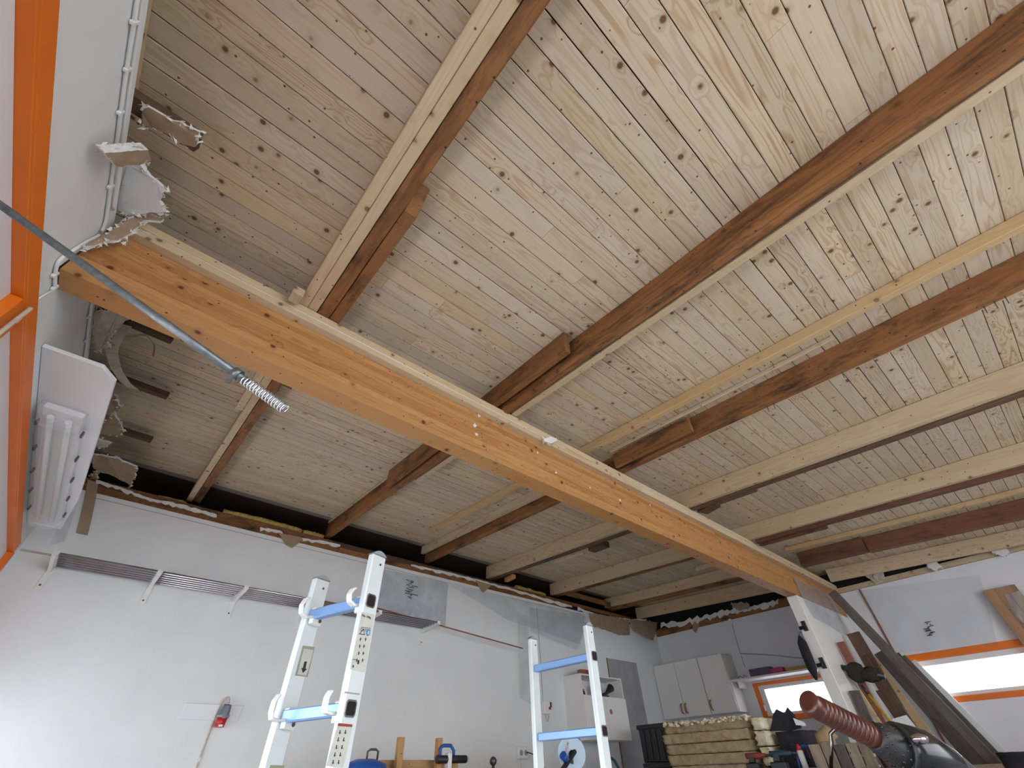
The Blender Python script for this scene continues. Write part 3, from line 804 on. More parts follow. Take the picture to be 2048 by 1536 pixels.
rim('white torn rim on the plate below the yellow wool', [(520, 1058), (560, 1064), (570, 1070)], 5, 2)
rim('white torn rim on the plate behind the tall ladder', [(600, 1078), (640, 1084), (688, 1094)], 5, 3)
rim('white torn rim running along the plate above the printed film', [(822, 1131), (900, 1148), (1010, 1176), (1080, 1196), (1150, 1216)], 4.5, 4)
scrap('paper_flap', 'triangular brown paper flap on the plate above the pipe shelf', [(556, 1066), (600, 1074), (606, 1080), (584, 1096), (572, 1090)], ('y', YB - 0.016), (0, -0.002, 0), ('paper', 'paper'), 0.003, cat='paper')
scrap('paper_flap', 'small brown paper flap on the plate above the plastic film', [(950, 1160), (984, 1170), (966, 1186)], ('y', YB - 0.016), (0, -0.002, 0), ('paper', 'paper'), 0.003, cat='paper')
# far corner
scrap('paper_flap', 'ragged brown paper flap left of the far room corner', [(1178, 1226), (1215, 1232), (1258, 1240), (1259, 1270), (1236, 1269), (1218, 1262), (1200, 1256), (1186, 1252)], ('y', YB - 0.030), (0, -0.006, 0), ('paper', 'paper'), 0.006, cat='paper', crumbs=54)
scrap('paper_flap', 'big pointed brown paper flap folded across the far room corner', [(1258, 1240), (1300, 1242), (1314, 1246), (1312, 1262), (1306, 1281), (1290, 1274), (1268, 1262)], ('y', YB - 0.044), (0, -0.005, 0), ('gypsum', 'paper'), 0.005, cat='paper', crumbs=34)
rim('white torn rim above the paper flaps at the far corner', [(1155, 1217), (1190, 1230), (1230, 1238), (1262, 1241), (1300, 1240)], 5, 6)
def rim_edge(label, pts, h, seed):
    rg = random.Random(seed); up_, lo_ = [], []
    for i in range(len(pts) - 1):
        (a, b), (c, d) = pts[i], pts[i + 1]
        k = max(2, int(abs(c - a) / 5))
        for j in range(k):
            t = j / k; u, v = a + (c - a) * t, b + (d - b) * t
            up_.append((u, v - h * rg.uniform(.1, 1))); lo_.append((u, v + h * rg.uniform(.1, 1.2)))
    U_ = [at(u, v, 'x', XR - .026) for u, v in up_]; L_ = [at(u, v, 'x', XR - .026) for u, v in lo_]
    g = G(); n = len(U_); off = [Vector((-rg.uniform(.004, .02), 0, 0)) for _ in range(n)]
    for i in range(n - 1):
        g.hexa([L_[i] + off[i], L_[i + 1] + off[i + 1], U_[i + 1] + off[i + 1], U_[i] + off[i]], [L_[i], L_[i + 1], U_[i + 1], U_[i]])
    return tag(build(g, 'torn_plasterboard', 'gypsum'), label, PB, 'torn leftovers of the old lining')
rim_edge('ragged white plasterboard edge along the head of the cabinets wall', [(1322, 1250), (1360, 1246), (1400, 1238), (1440, 1228), (1480, 1219), (1520, 1212), (1562, 1203)], 8, 12)
scrap('plasterboard_scrap', 'white frayed plasterboard tuft on the cabinets wall head beside the dark gap', [(1462, 1206), (1496, 1206), (1502, 1216), (1480, 1222), (1466, 1214)], ('x', XR - 0.075), (-0.01, 0, 0), amp=0.01, crumbs=46)
scrap('paper_flap', 'brown paper tatter hanging on the cabinets wall head', [(1386, 1236), (1396, 1238), (1398, 1252), (1392, 1266), (1386, 1262)], ('x', XR - 0.02), (-0.003, 0, 0), ('paper', 'paper'), 0.004, cat='paper')
tag(timber('plank', Vector((7.318, 1.86, CZ + 1.717)), Vector((7.318, 4.54, CZ + 1.717)), 0.018, 0.106, 'old_timber', seg=6, jit=.002), 'thin brown plank along the head of the cabinets wall', 'plank')
# leftovers on the head plank of the window wall
scrap('plasterboard_scrap', 'pale lath shaped plasterboard scrap on the window wall plank', [(1714, 1142), (1724, 1137), (1766, 1163), (1752, 1166)], ('x', 7.29), (0.012, 0, 0), ('gypsum', 'paper_light'), 0.002, crumbs=3)
scrap('plasterboard_scrap', 'forked beige plasterboard scrap beside the pale lath scrap', [(1744, 1142), (1764, 1136), (1770, 1156), (1756, 1160), (1748, 1156)], ('x', 7.26), (0.012, 0, 0), ('gypsum', 'paper_light'), 0.003, crumbs=5)
scrap('plasterboard_scrap', 'curled white plasterboard scrap halfway along the window wall plank', [(1852, 1122), (1872, 1124), (1884, 1132), (1872, 1142), (1856, 1136)], ('x', 7.27), (0.012, 0, 0), ('gypsum', 'gypsum'), 0.006, crumbs=30)
scrap('plasterboard_scrap', 'white plasterboard scrap on the window wall plank above the wooden post', [(1975, 1092), (2000, 1090), (2020, 1104), (2006, 1114), (1984, 1104)], ('x', 7.26), (0.012, 0, 0), ('gypsum', 'gypsum'), 0.006, crumbs=34)
scrap('plasterboard_crumb', 'grey white plaster lump stuck on the beam plank', [(1085, 878), (1100, 875), (1114, 882), (1100, 888), (1086, 884)], ('y', 1.632), (0, -0.012, 0), ('gypsum', 'gypsum'), 0.004, crumbs=26)

# mineral wool in the eaves
def woolstrip(label, pts, r, seed):
    rg = random.Random(seed); path = []; rr = []
    for i in range(len(pts) - 1):
        for k in range(6):
            path.append(Vector(pts[i]).lerp(Vector(pts[i + 1]), k / 6) + Vector((0, rg.uniform(-.004, .004), rg.uniform(-.004, .004)))); rr.append(r * rg.uniform(.8, 1.2))
    path.append(Vector(pts[-1])); rr.append(r * .8)
    return tag(build(G().tube(path, rr, 9), 'mineral_wool', 'wool'), label, 'insulation', 'wool strips in the eaves')
zw = CZ + 1.885
woolstrip('yellow mineral wool strip on the plate, longer of two', [(0.42, YB + .05, zw + .022), (0.8, YB + .05, zw + .03), (1.17, YB + .05, zw + .026)], 0.026, 3)
woolstrip('yellow mineral wool strip on the plate against the bowed rafter', [(1.18, YB + .05, zw + .024), (1.32, YB + .05, zw + .03), (1.405, YB + .05, zw + .025)], 0.026, 4)
woolstrip('dull yellow mineral wool on the plate behind the film', [(4.15, YB + .05, zw + .02), (4.4, YB + .06, zw + .03), (4.72, YB + .05, zw + .02)], 0.028, 5)
woolstrip('faded mineral wool on the plate beside the left corner', [(-0.1, YB + .07, zw + .015), (0.06, YB + .06, zw + .018), (0.12, YB + .07, zw + .015)], 0.016, 6)

# plastic film
def sheet(name, label, corners, mat, wav=0.012, nu=14, nv=10, seed=1, nrm=(0, -1, 0), cat='plastic sheet'):
    rg = random.Random(seed); a, b, c, d = corners; nrm = Vector(nrm)
    ph = [rg.uniform(0, 6) for _ in range(4)]
    def fn(s, t):
        p = a.lerp(b, s).lerp(d.lerp(c, s), t)
        return p + nrm * (wav * (1 + math.sin(ph[0] + s * 9 + t * 3) * .6 + math.sin(ph[1] + t * 7 - s * 4) * .4))
    return tag(build(G().quadgrid(fn, nu, nv), name, mat), label, cat, 'plastic films')
YFm = YB - 0.004
f1 = sheet('plastic_sheet', 'printed clear plastic film stuck to the back wall behind the tall ladder', [at(757, 1136, 'y', YFm), at(896, 1166, 'y', YFm), at(890, 1252, 'y', YFm), at(742, 1220, 'y', YFm)], 'milky_film', 0.006, seed=2)
g = G(); rg = random.Random(21)
for i in range(16):
    p = at(815 + rg.uniform(-6, 12), 1160 + i * 2.4, 'y', YFm - 0.016)
    L = rg.uniform(.02, .10) if 4 < i < 14 else 0.04
    g.box(p.x, p.x + L, p.y - .0006, p.y, p.z, p.z + 0.007)
tag(build(g, 'print', 'print_black', f1), kind='stuff')
sheet('plastic_sheet', 'crumpled clear plastic film along the back wall head near the far corner', [at(896, 1170, 'y', YFm), at(1170, 1228, 'y', YFm), at(1160, 1290, 'y', YFm), at(1015, 1240, 'y', YFm)], 'clear_film', 0.012, seed=3)
sheet('plastic_sheet', 'long clear plastic streamer hanging beside the lower ladder', [at(1032, 1225, 'y', YB - .032), at(1056, 1232, 'y', YB - .032), at(1066, 1412, 'y', YB - .032), at(1040, 1396, 'y', YB - .032)], 'clear_film', 0.014, 6, 16, 4)
sheet('plastic_sheet', 'loose clear plastic film over the far corner of the back wall', [at(1060, 1215, 'y', YB - .04), at(1180, 1235, 'y', YB - .04), at(1152, 1300, 'y', YB - .04), at(1060, 1262, 'y', YB - .04)], 'clear_film', 0.012, seed=5)
sheet('plastic_sheet', 'small plastic rag dangling below the lamp board corner', [at(128, 1034, 'y', YFm), at(152, 1020, 'y', YFm), at(128, 1086, 'y', YFm), at(100, 1090, 'y', YFm)], 'clear_film', 0.02, 6, 8, 6)
sheet('plastic_sheet', 'clear plastic film draped from the beam over the partition end', [P(5.80, 1.676, 1.60), P(7.0, 1.676, 1.60), P(7.0, 1.676, 1.10), P(5.9, 1.676, 1.18)], 'milky_film', 0.010, seed=7)
f2 = sheet('plastic_sheet', 'wide clear plastic film stapled over the window wall', [at(1712, 1182, 'x', XR - .004), at(1960, 1150, 'x', XR - .004), at(1996, 1290, 'x', XR - .004), at(1800, 1306, 'x', XR - .004)], 'wall_film', 0.012, seed=8, nrm=(-1, 0, 0))
g = G()
for i in range(13):
    p = at(1848 + rg.uniform(0, 14), 1246 + i * 2.2, 'x', XR - 0.03)
    g.box(p.x - .0006, p.x, p.y - rg.uniform(.01, .06), p.y, p.z, p.z + .008)
tag(build(g, 'print', 'print_black', f2), kind='stuff')

# ================================================================== LEFT WALL: LAMP BOARD, CABLES, POLE
zb = CZ + 1.33
pts = [(XL + .001, 2.105), (-0.471, 2.098), (-0.418, 2.175), (-0.440, 3.60), (-0.494, 4.185), (XL + .001, 4.165)]
tag(build(G().prism([(x, y, zb) for x, y in pts], (0, 0, 0.018)), 'mounting_board', 'white_board', None, 0.003), 'white board with cut corners jutting from the wall above the long lamp', 'board')
LX0, LX1, LY0, LY1, LZ = -0.645, -0.478, 2.50, 3.95, zb - 0.001
lamp = thing('fluorescent_lamp', ((LX0 + LX1) / 2, 3.2, LZ), 'long dusty fluorescent batten lamp with clear ribbed cover under the white board', 'lamp')
build(G().box(LX0 + .01, LX1 - .01, LY0 + .02, LY1 - .02, LZ - 0.028, LZ), 'housing', 'white_plastic', lamp, 0.004)
for y0, y1 in ((LY0, LY0 + 0.10), (LY1 - 0.07, LY1)):
    prof = [(LX0, LZ - .004), (LX1, LZ - .004), (LX1, LZ - .05), (LX1 - .03, LZ - .088), (LX0 + .03, LZ - .088), (LX0, LZ - .05)]
    build(G().prism([(x, y0, z) for x, z in prof], (0, y1 - y0, 0)), 'end_cap', 'lamp_cover', lamp, 0.006)
prof = [(LX0, LZ - .03), (LX0, LZ - .05), (LX0 + .03, LZ - .082), (LX1 - .03, LZ - .082), (LX1, LZ - .05), (LX1, LZ - .03)]
g = G()
for i in range(len(prof) - 1):
    (x0, z0), (x1, z1) = prof[i], prof[i + 1]
    g.add([(x0, LY0 + .1, z0), (x1, LY0 + .1, z1), (x1, LY1 - .07, z1), (x0, LY1 - .07, z0)], [(0, 1, 2, 3)])
build(g, 'cover', 'lamp_cover', lamp)
for x in (LX0 + .05, LX1 - .05):
    build(G().tube([(x, LY0 + .06, LZ - .048), (x, LY1 - .05, LZ - .048)], 0.013, 10), 'tube', 'white_plastic', lamp)
for i in range(5):
    y = LY0 + 0.16 + i * 0.28
    for x in (LX1 + .002, LX0 - .002):
        build(G().box(x - .004, x + .004, y, y + .03, LZ - .045, LZ - .02), 'clip', 'screw', lamp)

def cable(label, pts, r, mat='white_plastic', clips=(), name='cable', cat='cable'):
    fine_ = []
    pts = [Vector(p) for p in pts]
    for i in range(len(pts) - 1):
        p0, p1, p2, p3 = pts[max(i - 1, 0)], pts[i], pts[i + 1], pts[min(i + 2, len(pts) - 1)]
        for k in range(5):
            t = k / 5
            fine_.append(0.5 * ((2 * p1) + (p2 - p0) * t + (2 * p0 - 5 * p1 + 4 * p2 - p3) * t * t + (3 * p1 - p0 - 3 * p2 + p3) * t ** 3))
    fine_.append(pts[-1])
    root = thing(name, pts[0], label, cat)
    build(G().tube(fine_, r, 8), 'sheath', mat, root)
    for c in clips:
        c = Vector(c)
        build(G().box(c.x - .006, c.x + .006, c.y - .006, c.y + .006, c.z - .018, c.z + .012), 'clip', 'white_plastic', root, .002)
    return root
xc = XL + 0.008
def wl(u, v): return at(u, v, 'x', xc)
cable('white painted cable clipped along the wall head down to the beam', [wl(278, -20), wl(268, 45), wl(254, 135), wl(242, 222), wl(232, 300), wl(222, 370), wl(212, 440), wl(204, 462)], 0.006, clips=[wl(270, 44), wl(256, 138), wl(242, 224), wl(222, 372)])
cable('second white cable running parallel along the wall head', [wl(287, -20), wl(278, 45), wl(265, 135), wl(252, 222), wl(243, 290), wl(235, 350), wl(226, 420)], 0.0045)
cable('short white cable bent around the wall end of the beam', [wl(200, 470), wl(170, 486), wl(140, 505), wl(118, 522), wl(111, 545), wl(110, 575)], 0.006, clips=[wl(111, 548), wl(110, 574)])
cable('thin white cable from the orange mullion up to the beam', [wl(112, 578), wl(85, 592), wl(64, 608)], 0.003)
cable('cream conduit clipped across the orange mullion', [at(62, 616, 'x', XL + .034), at(30, 641, 'x', XL + .034), at(-10, 673, 'x', XL + .034)], 0.007, 'paper_light', clips=[at(36, 637, 'x', XL + .034)], name='conduit')
cable('grey white cable pair below the beam beside the torn shreds', [wl(184, 606), wl(179, 640), wl(175, 672), wl(172, 700), wl(168, 722)], 0.006, clips=[wl(180, 632), wl(174, 680)])

DP = 0.909
def pp(u, v): return ray(u, v) * DP + Vector((0, 0, CZ))
pole = thing('spring_pole', at(-100, 338, 'x', XL), 'thin grey steel pole with a coil spring at its tip', 'pole')
a = at(-100, 338, 'x', XL - 0.009)
b = pp(492, 762)
build(G().tube([a, a.lerp(b, .3), a.lerp(b, .6), b], 0.0085, 12), 'rod', 'galvanised', pole)
dr = (b - a).normalized()
build(G().tube([a, a + dr * 0.012], 0.03, 14), 'flange', 'galvanised', pole)
c0 = pp(474, 748)
build(G().tube([c0 - dr * .008, c0 + dr * .008], 0.0125, 10), 'collar', 'galvanised', pole)
build(G().box(c0.x - .012, c0.x - .002, c0.y - .003, c0.y + .003, c0.z - .03, c0.z - .008).box(c0.x + .004, c0.x + .010, c0.y - .003, c0.y + .003, c0.z - .022, c0.z - .008), 'wing_screw', 'galvanised', pole, .001)
e = pp(576, 822)
ax = (e - b).normalized(); s1_ = ax.cross(Vector((0, 0, 1))).normalized(); s2_ = ax.cross(s1_); L = (e - b).length
pts = []
turns = 14
for i in range(turns * 10 + 1):
    t = i / 10 * 2 * math.pi
    pts.append(b + ax * (L * i / (turns * 10) - .004) + (s1_ * math.cos(t) + s2_ * math.sin(t)) * 0.0105)
build(G().tube(pts, 0.0021, 6), 'spring', 'spring_steel', pole)

# ================================================================== BACK WALL
rk = thing('pipe_shelf', P(1.1, YB, 1.2), 'long wall shelf of chrome tubes on white brackets high on the back wall', 'shelf')
ZR = CZ + 1.20
for i in range(6):
    y = YB - 0.04 - i * 0.055
    build(G().tube([(-0.42, y, ZR), (2.71, y, ZR)], 0.0098, 12), 'tube', 'chrome', rk)
for x in (-0.44, 0.175, 0.79, 1.40, 2.02, 2.70):
    br = build(G().box(x - .02, x + .02, YB - .012, YB - .0005, ZR - .16, ZR + .012), 'bracket', 'white_plastic', rk, .002)
    g = G().hexa([(x - .012, YB - .345, ZR - .024), (x + .012, YB - .345, ZR - .024), (x + .012, YB - .012, ZR - .045), (x - .012, YB - .012, ZR - .045)],
                 [(x - .012, YB - .345, ZR - .0125), (x + .012, YB - .345, ZR - .0125), (x + .012, YB - .012, ZR - .0125), (x - .012, YB - .012, ZR - .0125)])
    for i in range(6):
        y = YB - 0.04 - i * 0.055
        g.box(x - .017, x + .017, y - .0135, y + .0135, ZR - .016, ZR + .013)
    build(g, 'arm', 'white_plastic', br)
    build(G().tube([(x, YB - .015, ZR - .13), (x, YB - .011, ZR - .13)], 0.007, 8), 'screw', 'screw', br)
rb_ = at(1046, 1297, 'y', 4.385); ra = Vector((2.70, 4.385, ZR + .0215))
ra2 = ra + (ra - rb_) * .5
tag(timber('rod', ra2, rb_, 0.012, 0.012, 'copper_wood', bevel=.003), 'thin wooden rod lying on the pipe shelf and poking far out', 'rod')

# socket board with the red industrial plug
tag(build(G().prism([P(0.742, YB - .001, .359), P(1.137, YB - .001, .358), P(1.146, YB - .001, .457), P(0.738, YB - .001, .455)], (0, -0.012, 0)), 'socket_board', 'white_board', None, .002), 'small white board screwed to the back wall behind the red plug', 'board')
pl = thing('power_plug', P(1.045, YB - .05, .38), 'grey industrial plug with red connector hanging in front of the small white board', 'plug')
top, mid, bot = Vector((1.02, YB - .055, CZ + .452)), Vector((1.012, YB - .06, CZ + .385)), Vector((1.008, YB - .065, CZ + .318))
build(G().tube([top, top.lerp(mid, .3), mid.lerp(top, .1), mid], [.026, .031, .038, .042], 14), 'body', 'blue_grey_plastic', pl)
build(G().tube([mid + Vector((0, 0, .004)), mid - Vector((0, 0, .012))], .045, 14), 'ring', 'grey_plastic', pl)
build(G().tube([mid - Vector((0, 0, .012)), mid.lerp(bot, .6), bot], [.037, .036, .034], 14), 'connector', 'red_plastic', pl)
build(G().box(bot.x - .014, bot.x + .014, bot.y - .038, bot.y - .034, bot.z, bot.z + .012), 'key_mark', 'white_plastic', pl)
build(G().box(mid.x - .016, mid.x + .016, mid.y - .046, mid.y - .038, mid.z - .02, mid.z + .06), 'rib', 'blue_grey_plastic', pl, .004)
cable('white cable looping up into the red industrial plug', [P(.968, YB - .006, -.94), P(.968, YB - .006, .09), P(.97, YB - .007, .33), P(.975, YB - .02, .44), P(.99, YB - .045, .49), P(1.012, YB - .052, .495), P(1.021, YB - .055, .46)], 0.0065, 'paper_light', clips=[P(.969, YB - .006, .14), P(.969, YB - .007, .38)])

# wall outlet, control box
ot = thing('wall_outlet', P(4.1, YB, .12), 'white double outlet box with a black plug on the back wall beside the lower ladder', 'outlet')
build(G().box(4.03, 4.17, YB - .05, YB - .0005, CZ + .12, CZ + .225), 'housing', 'white_plastic', ot, .006)
for x in (4.068, 4.135):
    build(G().tube([(x, YB - .0515, CZ + .172), (x, YB - .049, CZ + .172)], .024, 14), 'socket', 'grey_plastic', ot)
cable('black plug lead running from the wall outlet towards the saw', [P(4.135, YB - .06, .172), P(4.16, YB - .10, .165), P(4.25, YB - .14, .12), P(4.30, YB - .16, .04), P(4.32, YB - .17, -.02)], .005, 'black_plastic', name='power_lead')
cable('white feed cable below the wall outlet', [P(4.1, YB - .007, .118), P(4.1, YB - .007, -.93)], .006)
ct = thing('control_box', P(4.51, YB, .52), 'small grey control box with a red button on the back wall behind the lower ladder', 'control box')
build(G().box(4.455, 4.57, YB - .06, YB - .0005, CZ + .52, CZ + .645), 'housing', 'white_plastic', ct, .006)
build(G().tube([(4.54, YB - .072, CZ + .575), (4.54, YB - .06, CZ + .575)], .015, 12), 'button', 'red_plastic', ct)
build(G().box(4.552, 4.575, YB - .064, YB - .06, CZ + .585, CZ + .635), 'switch', 'black_plastic', ct)
cable('thin grey cable rising from the control box to the film', [P(4.49, YB - .005, .645), P(4.49, YB - .005, 1.2), P(4.48, YB - .005, 1.70)], .003, 'grey_plastic')
cable('thin grey lead drooping under the control box', [P(4.50, YB - .02, .52), P(4.51, YB - .03, .47), P(4.53, YB - .03, .455), P(4.55, YB - .025, .5), P(4.55, YB - .02, .52)], .003, 'grey_plastic')

# open white wall cabinet
cx0, cx1, cy, cz0, cz1, cm = 4.89, 5.725, YB - 0.30, CZ + .273, CZ + .925, CZ + .688
cb = thing('wall_cabinet', (5.3, YB, cz0), 'white wall cabinet with an open upper shelf and closed door behind the lower ladder', 'cabinet')
for nm, bx in (('side', (cx0, cx0 + .018, cy, YB - .0005, cz0, cz1)), ('side', (cx1 - .018, cx1, cy, YB - .0005, cz0, cz1)), ('top', (cx0 + .018, cx1 - .018, cy, YB - .0005, cz1 - .018, cz1)),
               ('bottom', (cx0 + .018, cx1 - .018, cy, YB - .0005, cz0, cz0 + .018)), ('shelf', (cx0 + .018, cx1 - .018, cy, YB - .0005, cm, cm + .018)), ('back', (cx0 + .018, cx1 - .018, YB - .008, YB - .0006, cz0 + .018, cz1 - .018))):
    build(G().box(*bx), nm, 'cabinet_white', cb, .001)
for a, b in ((cx0 + .004, 5.305), (5.309, cx1 - .004)):
    dr_ = build(G().box(a, b, cy - .019, cy - .001, cz0 + .004, cm + .006), 'door', 'cabinet_white', cb, .002)
    if a > 5: build(G().tube([(5.38, cy - .022, cz0 + .28), (5.38, cy - .019, cz0 + .28)], .028, 16).box(5.372, 5.388, cy - .03, cy - .021, cz0 + .262, cz0 + .298), 'handle', 'handle_wood', dr_)
def bottle(x, y, z, h, r, m, label):
    tag(build(G().tube([(x, y, z), (x, y, z + h * .6), (x, y, z + h * .78), (x, y, z + h)], [r, r, r * .45, r * .4], 12), 'bottle', m), label, 'bottle', 'bottles in the open wall cabinet')
zs = cm + .0185
bottle(4.97, cy + .12, zs, .12, .022, 'grey_plastic', 'grey bottle in the open cabinet shelf')
bottle(5.03, cy + .10, zs, .07, .02, 'black_plastic', 'short black bottle in the open cabinet shelf')
bottle(5.09, cy + .12, zs, .08, .022, 'white_plastic', 'small white bottle in the open cabinet shelf')
bottle(5.32, cy + .16, zs, .19, .035, 'blue_plastic', 'tall blue bottle in the open cabinet shelf')
hg = thing('air_horn', (5.5, cy + .1, zs), 'black funnel shaped tool lying in the open cabinet shelf', 'tool')
build(G().tube([(5.40, cy + .10, zs + .03), (5.48, cy + .10, zs + .05), (5.54, cy + .10, zs + .085), (5.60, cy + .10, zs + .12)], [.014, .018, .03, .05], 12), 'funnel', 'black_plastic', hg)
build(G().box(5.36, 5.52, cy + .08, cy + .12, zs, zs + .03), 'base', 'black_plastic', hg, .006)
for i, (a, b, z, lab) in enumerate(((4.94, 5.20, 0, 'reddish wood offcut lying on the wall cabinet, lower of two'), (4.96, 5.22, .027, 'reddish wood offcut lying on the wall cabinet, upper of two'))):
    tag(timber('wood_offcut', (a, cy + .06 + .01 * i, cz1 + .014 + z), (b, cy + .05, cz1 + .014 + z), .07, .025, 'copper_wood'), lab, 'wood')

# grey ribbed panel in the corner
pg = thing('ribbed_panel', P(6.2, YB, -.93), 'tall grey fluted sheet leaning flat on the back wall beside the wall cabinet', 'panel')
build(G().box(5.862, 6.575, YB - .008, YB - .001, 0.003, CZ + 1.225), 'sheet', 'panel_grey', pg)
g = G()
for i in range(86):
    z = 0.02 + i * .0252
    g.box(5.87, 6.57, YB - .0105, YB - .0081, z, z + .011)
tag(build(g, 'flute', 'panel_grey', pg), kind='stuff')
build(G().box(5.852, 5.862, YB - .012, YB - .001, 0.003, CZ + 1.225), 'edge_strip', 'copper_wood', pg)

# ================================================================== RIGHT WALL
UX = XR - .32
def upper(name, label, y0, y1, doors):
    c = thing(name, (UX, (y0 + y1) / 2, CZ + .545), label, 'cabinet', 'upper cabinets in the far corner')
    build(G().box(UX + .03, XR - .001, y0, y1, CZ + .545, CZ + 1.215), 'body', 'cabinet_white', c, .001)
    for (a, b, hy) in doors:
        d = build(G().box(UX, UX + .018, a + .004, b - .004, CZ + .545, CZ + 1.215), 'door', 'cabinet_white', c, .0015)
        h = build(G().tube([(UX, hy, CZ + .70), (UX - .028, hy, CZ + .69), (UX - .03, hy, CZ + .645), (UX - .028, hy, CZ + .60), (UX, hy, CZ + .59)], .011, 8), 'handle', 'handle_wood', d)
    return c
upper('upper_cabinet', 'two door white upper cabinet with wooden handles in the far corner', 3.771, 4.555, ((4.172, 4.555, 4.205), (3.771, 4.172, 4.135)))
upper('upper_cabinet', 'single door white upper cabinet next to the small window', 3.372, 3.769, ((3.372, 3.769, 3.735),))
sh = thing('window_shelf', (7.2, 2.6, CZ + .88), 'white shelf running above the small window, holding boxes', 'shelf')
build(G().box(7.05, XR - .002, 1.80, 3.369, CZ + .876, CZ + .898), 'board', 'cabinet_white', sh, .002)
for y in (3.30, 1.9):
    build(G().box(7.12, XR - .002, y, y + .018, CZ + .80, CZ + .875), 'bracket', 'white_plastic', sh, .002)
def carton(label, u0, v0, u1, v1, mat, dx):
    x = 7.056; a = at(u0, v1, 'x', x); b = at(u1, v0, 'x', x); zf = CZ + .8985
    r_ = thing('carton', (x, (a.y + b.y) / 2, zf), label, 'box', 'cartons on the window shelf')
    build(G().box(x, x + dx, b.y, a.y, zf, zf + (b.z - a.z)), 'body', mat, r_, .003)
    build(G().box(x - .001, x + dx + .001, b.y - .001, a.y + .001, zf + (b.z - a.z) * .75, zf + (b.z - a.z) + .001), 'lid', mat, r_, .003)
carton('dark purple carton on the window shelf', 1500, 1328, 1536, 1349, 'purple_box', .12)
carton('small pink carton on the window shelf', 1541, 1332, 1563, 1346, 'pink_box', .10)
carton('flat yellow carton on the window shelf against the partition', 1572, 1330, 1612, 1343, 'yellow_box', .12)
cable('small tangle of dark wire on the window shelf', [Vector((7.1, 3.28, CZ + .902)), Vector((7.1, 3.25, CZ + .93)), Vector((7.1, 3.2, CZ + .905)), Vector((7.1, 3.18, CZ + .935)), Vector((7.1, 3.15, CZ + .903))], .003, 'black_plastic', name='wire')
cable('thin dark pipe along the wall above the window shelf', [at(1482, 1307, 'x', XR - .008), at(1540, 1310, 'x', XR - .008), at(1600, 1316, 'x', XR - .008), at(1640, 1316, 'x', XR - .008)], .006, 'grey_plastic', name='pipe', cat='pipe')
cable('thin white cable falling from the wall head to the window shelf', [at(1462, 1240, 'x', XR - .005), at(1474, 1285, 'x', XR - .005), at(1490, 1335, 'x', XR - .005)], .004, 'panel_grey')
jb = thing('junction_box', P(XR, 3.8, 1.6), 'round white junction box under the torn head of the cabinets wall', 'junction box')
p = at(1462, 1243, 'x', XR)
build(G().tube([(XR - .03, p.y, p.z), (XR - .001, p.y, p.z)], .035, 14), 'cover', 'white_plastic', jb)

# wooden post beside the long window
ps = thing('wooden_post', P(7.27, .16, -.95), 'broad light wooden post of glued staves in front of the long window', 'post')
for i in range(3):
    y = .025 + i * .09
    timber('stave', (7.272, y + .045, .002), (7.272, y + .045, CZ + 1.36), .089, .07, 'post_wood', ps, up=(1, 0, 0), bevel=.0015)
sheet('plastic_sheet', 'white plastic bag taped on the wooden post', [at(2010, 1190, 'x', 7.22), at(2047, 1180, 'x', 7.22), at(2060, 1260, 'x', 7.22), at(2030, 1230, 'x', 7.22)], 'milky_film', .01, 8, 8, 9, (-1, 0, 0))

# partition end: clips and dark sleeve
for i, (u, v, lab) in enumerate(((1608, 1253, 'black metal clip on the partition end, upper of two'), (1644, 1327, 'black metal clip on the partition end, lower of two'))):
    p = at(u, v, 'x', PX)
    c = thing('wall_clip', p, lab, 'clip')
    build(G().box(PX - .012, PX - .0005, p.y - .03, p.y + .012, p.z - .045, p.z + .05), 'plate', 'black_plastic', c, .002)
    build(G().box(PX - .035, PX - .012, p.y - .012, p.y + .045, p.z - .03, p.z + .002), 'hook', 'gloss_black', c, .002)
p0, p1 = at(1600, 1276, 'x', 5.66), at(1633, 1360, 'x', 5.66)
g = G().tube([p0 + Vector((0, 0, .02)), p0.lerp(p1, .12), p0.lerp(p1, .4), p0.lerp(p1, .75), p1], [.012, .045, .05, .045, .012], 10)
for v in g.v: v.x = 5.66 + (v.x - 5.66) * .5
dg_ = tag(build(g, 'hanging_sleeve', 'dark_cloth'), 'long black cloth sleeve hanging off the partition end in front of the small window', 'cloth')
g = G().tube([p0 + Vector((0, 0, .02)), Vector((PX, PY1 + .02, p0.z + .06)), Vector((PX + .03, PY1 + .003, p0.z + .06))], .003, 6)
build(g, 'loop', 'dark_cloth', dg_)

# planks leaning on the partition
def lean(name, label, X_, top, low, w, th, mat, cat='plank', zfloor=0.004, rot=0.0):
    """th across the room (along the wall face), w along the partition"""
    a = at(*top, 'x', X_); b = at(*low, 'x', X_)
    a.y -= max(0.0, a.y + th / 2 + 0.02 - PY0)
    d = (b - a); k = (zfloor + .02 - a.z) / d.z
    e_ = a + d * k
    return tag(timber(name, e_, a, th, w, mat, up=(1, 0, 0), seg=4, jit=.0015), label, cat, 'boards leaning on the partition')
lean('plank', 'long dark weathered plank leaning tallest against the partition', 6.75, (1664, 1184), (1990, 1527), .03, .10, 'grey_wood')
lean('plank', 'brown plank with chipped top leaning above the broom', 6.60, (1706, 1266), (1800, 1427), .03, .13, 'brown_wood')
lean('plank', 'short reddish brown plank leaning left of the broom head', 6.26, (1680, 1284), (1712, 1345), .03, .075, 'copper_wood')
lean('plank', 'narrow brown strip leaning between broom head and yellow board', 6.48, (1728, 1312), (1808, 1446), .02, .05, 'brown_wood')
lean('plank', 'smooth yellow pine board leaning among dark planks', 6.86, (1742, 1318), (1884, 1508), .028, .10, 'yellow_lumber')
